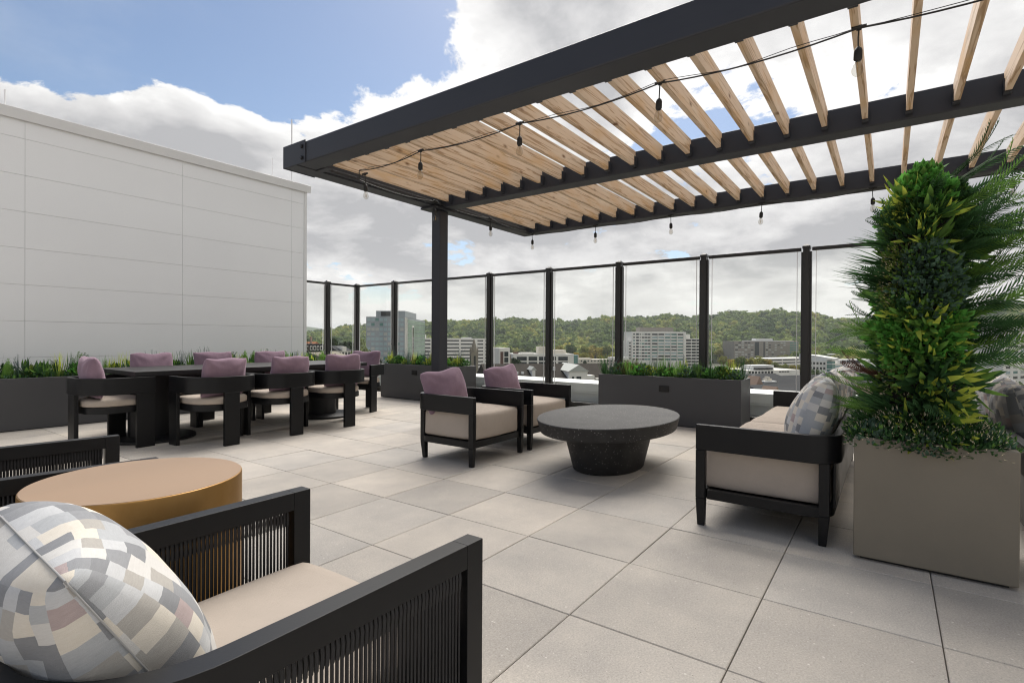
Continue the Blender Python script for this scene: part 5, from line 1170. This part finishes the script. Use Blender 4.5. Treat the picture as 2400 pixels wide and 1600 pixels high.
    b.windows(rows_down(b.zt, 2, 2.2, 1.2, .5), even(.3, b.W-.3, 4, .5), 'front', 'dkglass', 'window', .08); b.blk(b.W*.3, b.W*.6, -.3, 4, b.zt-.3, at(806, 188, 812).z, 'white', 'dormer'); b.blk(b.W+.1, b.W+1.6, .4, 6, b.z0, b.zt-1.2, 'cream', 'annex')
    b = Bld('grey_roof_house', 'tan walled house with a grey roof below the white house', (772, 120), (832, 128), 12, 843, m='tan2'); b.gable(0, b.W, 0, 12, b.zt, at(800, 125, 825).z, 'stone', 'roof', 'u', .3)
    MB().prism([b.P(-1.2, -1.5, b.zt-2), b.P(2.2, -1.5, b.zt-2), b.P(.5, -1.5, b.zt+1.4)], Vector(b.P(0, 4, b.z0))).build('gable', BM['tan2'], b.t)
    b = Bld('grey_roof_house', 'pale walled house with a grey roof in front, nearest the left fence', (760, 88), (850, 92), 11, 866, m='cream'); b.gable(0, b.W, 0, 11, b.zt, at(800, 92, 846).z, 'stone', 'roof', 'u', .3)
    # white residential tower at the right edge
    b = Bld('apartment_tower', 'white apartment tower at the right edge behind the fronds', (2352, 300), (2470, 330), 20, 764, m='white')
    b.windows(rows_down(b.zt, 10, 3.05, 1.5, 1.5), even(1.2, b.W-.8, 7, .58), 'front', ['blue', 'dkglass', 'teal', 'dkglass', 'pale'], 'window', .06)
    b.blk(-1.6, -.02, 4, 16, b.z0, b.zt-8.5, 'white', 'wing')
    for px, py in ((1185, 736), (1203, 744), (1214, 737)):
        p = at(px, 1650); zb = float(hill_z(np.array(1600.), np.array(azr(px)))); m = thing('radio_mast', {1185: 'tallest thin radio mast on the hilltop', 1203: 'shortest thin radio mast on the hilltop, between the other two', 1214: 'thin radio mast on the hilltop, right of the other two'}[px], 'mast', (p.x, p.y, zb))
        MB().tube([(0, 0, 0), (0, 0, at(px, 1650, py).z-zb)], .35, 5).build('mast', BM['pale'], m)
build_town()
def build_trees():
    G, Y, Dk = TM_GREEN, TM_YELL, TM_DARK
    one = [(843, 150, 792, 'tall dark olive tree in front of the blue glass tower', 'tall', G, 11), (806, 230, 795, 'broad dark tree behind the white house at left', 'wide', Dk, 18), (780, 215, 792, 'dark green tree beside the second fence post', 'tall', Dk, 9),
           (740, 260, 797, 'pale green tree above the mansard house', 'wide', Y, 13), (724, 150, 824, 'dark shrubby tree below the mansard house', 'wide', Dk, 6), (1203, 300, 834, 'dark green tree beside the brick and glass block', 'round', Dk, 9), (1371, 515, 844, 'small dark tree before the low pale row of flats', 'round', Dk, 4), (893, 170, 838, 'dark tree at the foot of the blue glass tower', 'tall', Dk, 5)]
    for i, (px, D, py, lab, k, m, w) in enumerate(one): tree(px, D, py, lab, k, m, i % 4, None, w)
    def row(pts, what, where, group, m):
        for i, (px, D, py, k, w) in enumerate(sorted(pts)): tree(px, D, py, f'{ORD[i]} {what} from the left {where}', k, m[i % len(m)] if isinstance(m, list) else m, i % 4, group, w)
    row([(1311, 640, 808, 'round', 17), (1338, 640, 803, 'round', 16), (1369, 650, 808, 'round', 15), (1396, 660, 803, 'wide', 26), (1424, 650, 808, 'round', 14)], 'yellow green tree', 'in the row above the white office', 'trees above the white office', [Y, G, Y])
    row([(1350, 560, 824, 'round', 9), (1370, 560, 823, 'round', 11), (1388, 570, 828, 'tall', 8), (1408, 570, 829, 'round', 11), (1432, 580, 829, 'round', 11), (1452, 590, 832, 'round', 9)], 'small yellow tree', 'above the low pale row of flats', 'trees above the row of flats', Y)
    row([(1192, 760, 812, 'round', 14), (1206, 770, 816, 'round', 13), (1222, 760, 815, 'round', 14), (1240, 770, 809, 'round', 16), (1256, 760, 818, 'round', 12), (1290, 760, 812, 'round', 16)], 'green tree', 'at the foot of the hill above the brick block', 'trees at the foot of the hill', [G, Y, G, G])
    row([(1695, 420, 832, 'round', 9), (1712, 430, 838, 'round', 9), (1733, 430, 834, 'wide', 12), (1756, 430, 832, 'wide', 13), (1778, 440, 834, 'wide', 12), (1800, 440, 838, 'round', 10), (1820, 430, 848, 'wide', 10), (1838, 430, 850, 'round', 9), (1858, 430, 853, 'round', 9), (1876, 440, 852, 'round', 8)], 'yellow autumn tree', 'in the line before the taupe office', 'trees before the taupe office', [Y, Y, G, Y])
    row([(1912, 780, 812, 'round', 16), (1936, 800, 815, 'round', 16), (1968, 800, 819, 'round', 12), (2000, 780, 817, 'wide', 20), (2028, 780, 820, 'round', 14)], 'round green tree', 'below the dark hillside block', 'trees below the hillside block', [Y, G, Dk, Y])
    row([(1908, 300, 862, 'round', 9), (1932, 310, 872, 'round', 6), (1950, 310, 874, 'round', 5), (1970, 300, 863, 'wide', 9), (1990, 310, 868, 'round', 7)], 'leafy green tree', 'above the long slate roof', 'trees above the long slate roof', [G, G, Y])
    row([(2300, 240, 870, 'round', 8), (2330, 230, 876, 'round', 8), (2362, 220, 893, 'wide', 9), (2392, 210, 890, 'round', 8)], 'green tree', 'at the foot of the white apartment tower', 'trees by the apartment tower', [Y, G])
    row([(1655, 700, 822, 'round', 16), (1668, 690, 834, 'round', 12), (1686, 720, 815, 'round', 16), (1476, 640, 800, 'round', 15), (1472, 620, 828, 'round', 12)], 'hillside tree', 'either side of the wide white office', 'trees beside the wide white office', [G, Y, G])
build_trees()

# ================================================================== haze over the valley
def build_haze():
    m = bpy.data.materials.new('haze'); m.use_nodes = True; m.node_tree.nodes.clear()
    v = NN(m, 'ShaderNodeVolumePrincipled'); v.inputs['Density'].default_value = .00009; v.inputs['Color'].default_value = (.86, .90, .95, 1); v.inputs['Anisotropy'].default_value = .3
    out = NN(m, 'ShaderNodeOutputMaterial'); LK(m, v.outputs[0], out.inputs['Volume'])
    o = MB().box(-9600, 9600, -9600, 9600, -420, 190).build('haze', m); tag(o, kind='stuff')
build_haze()
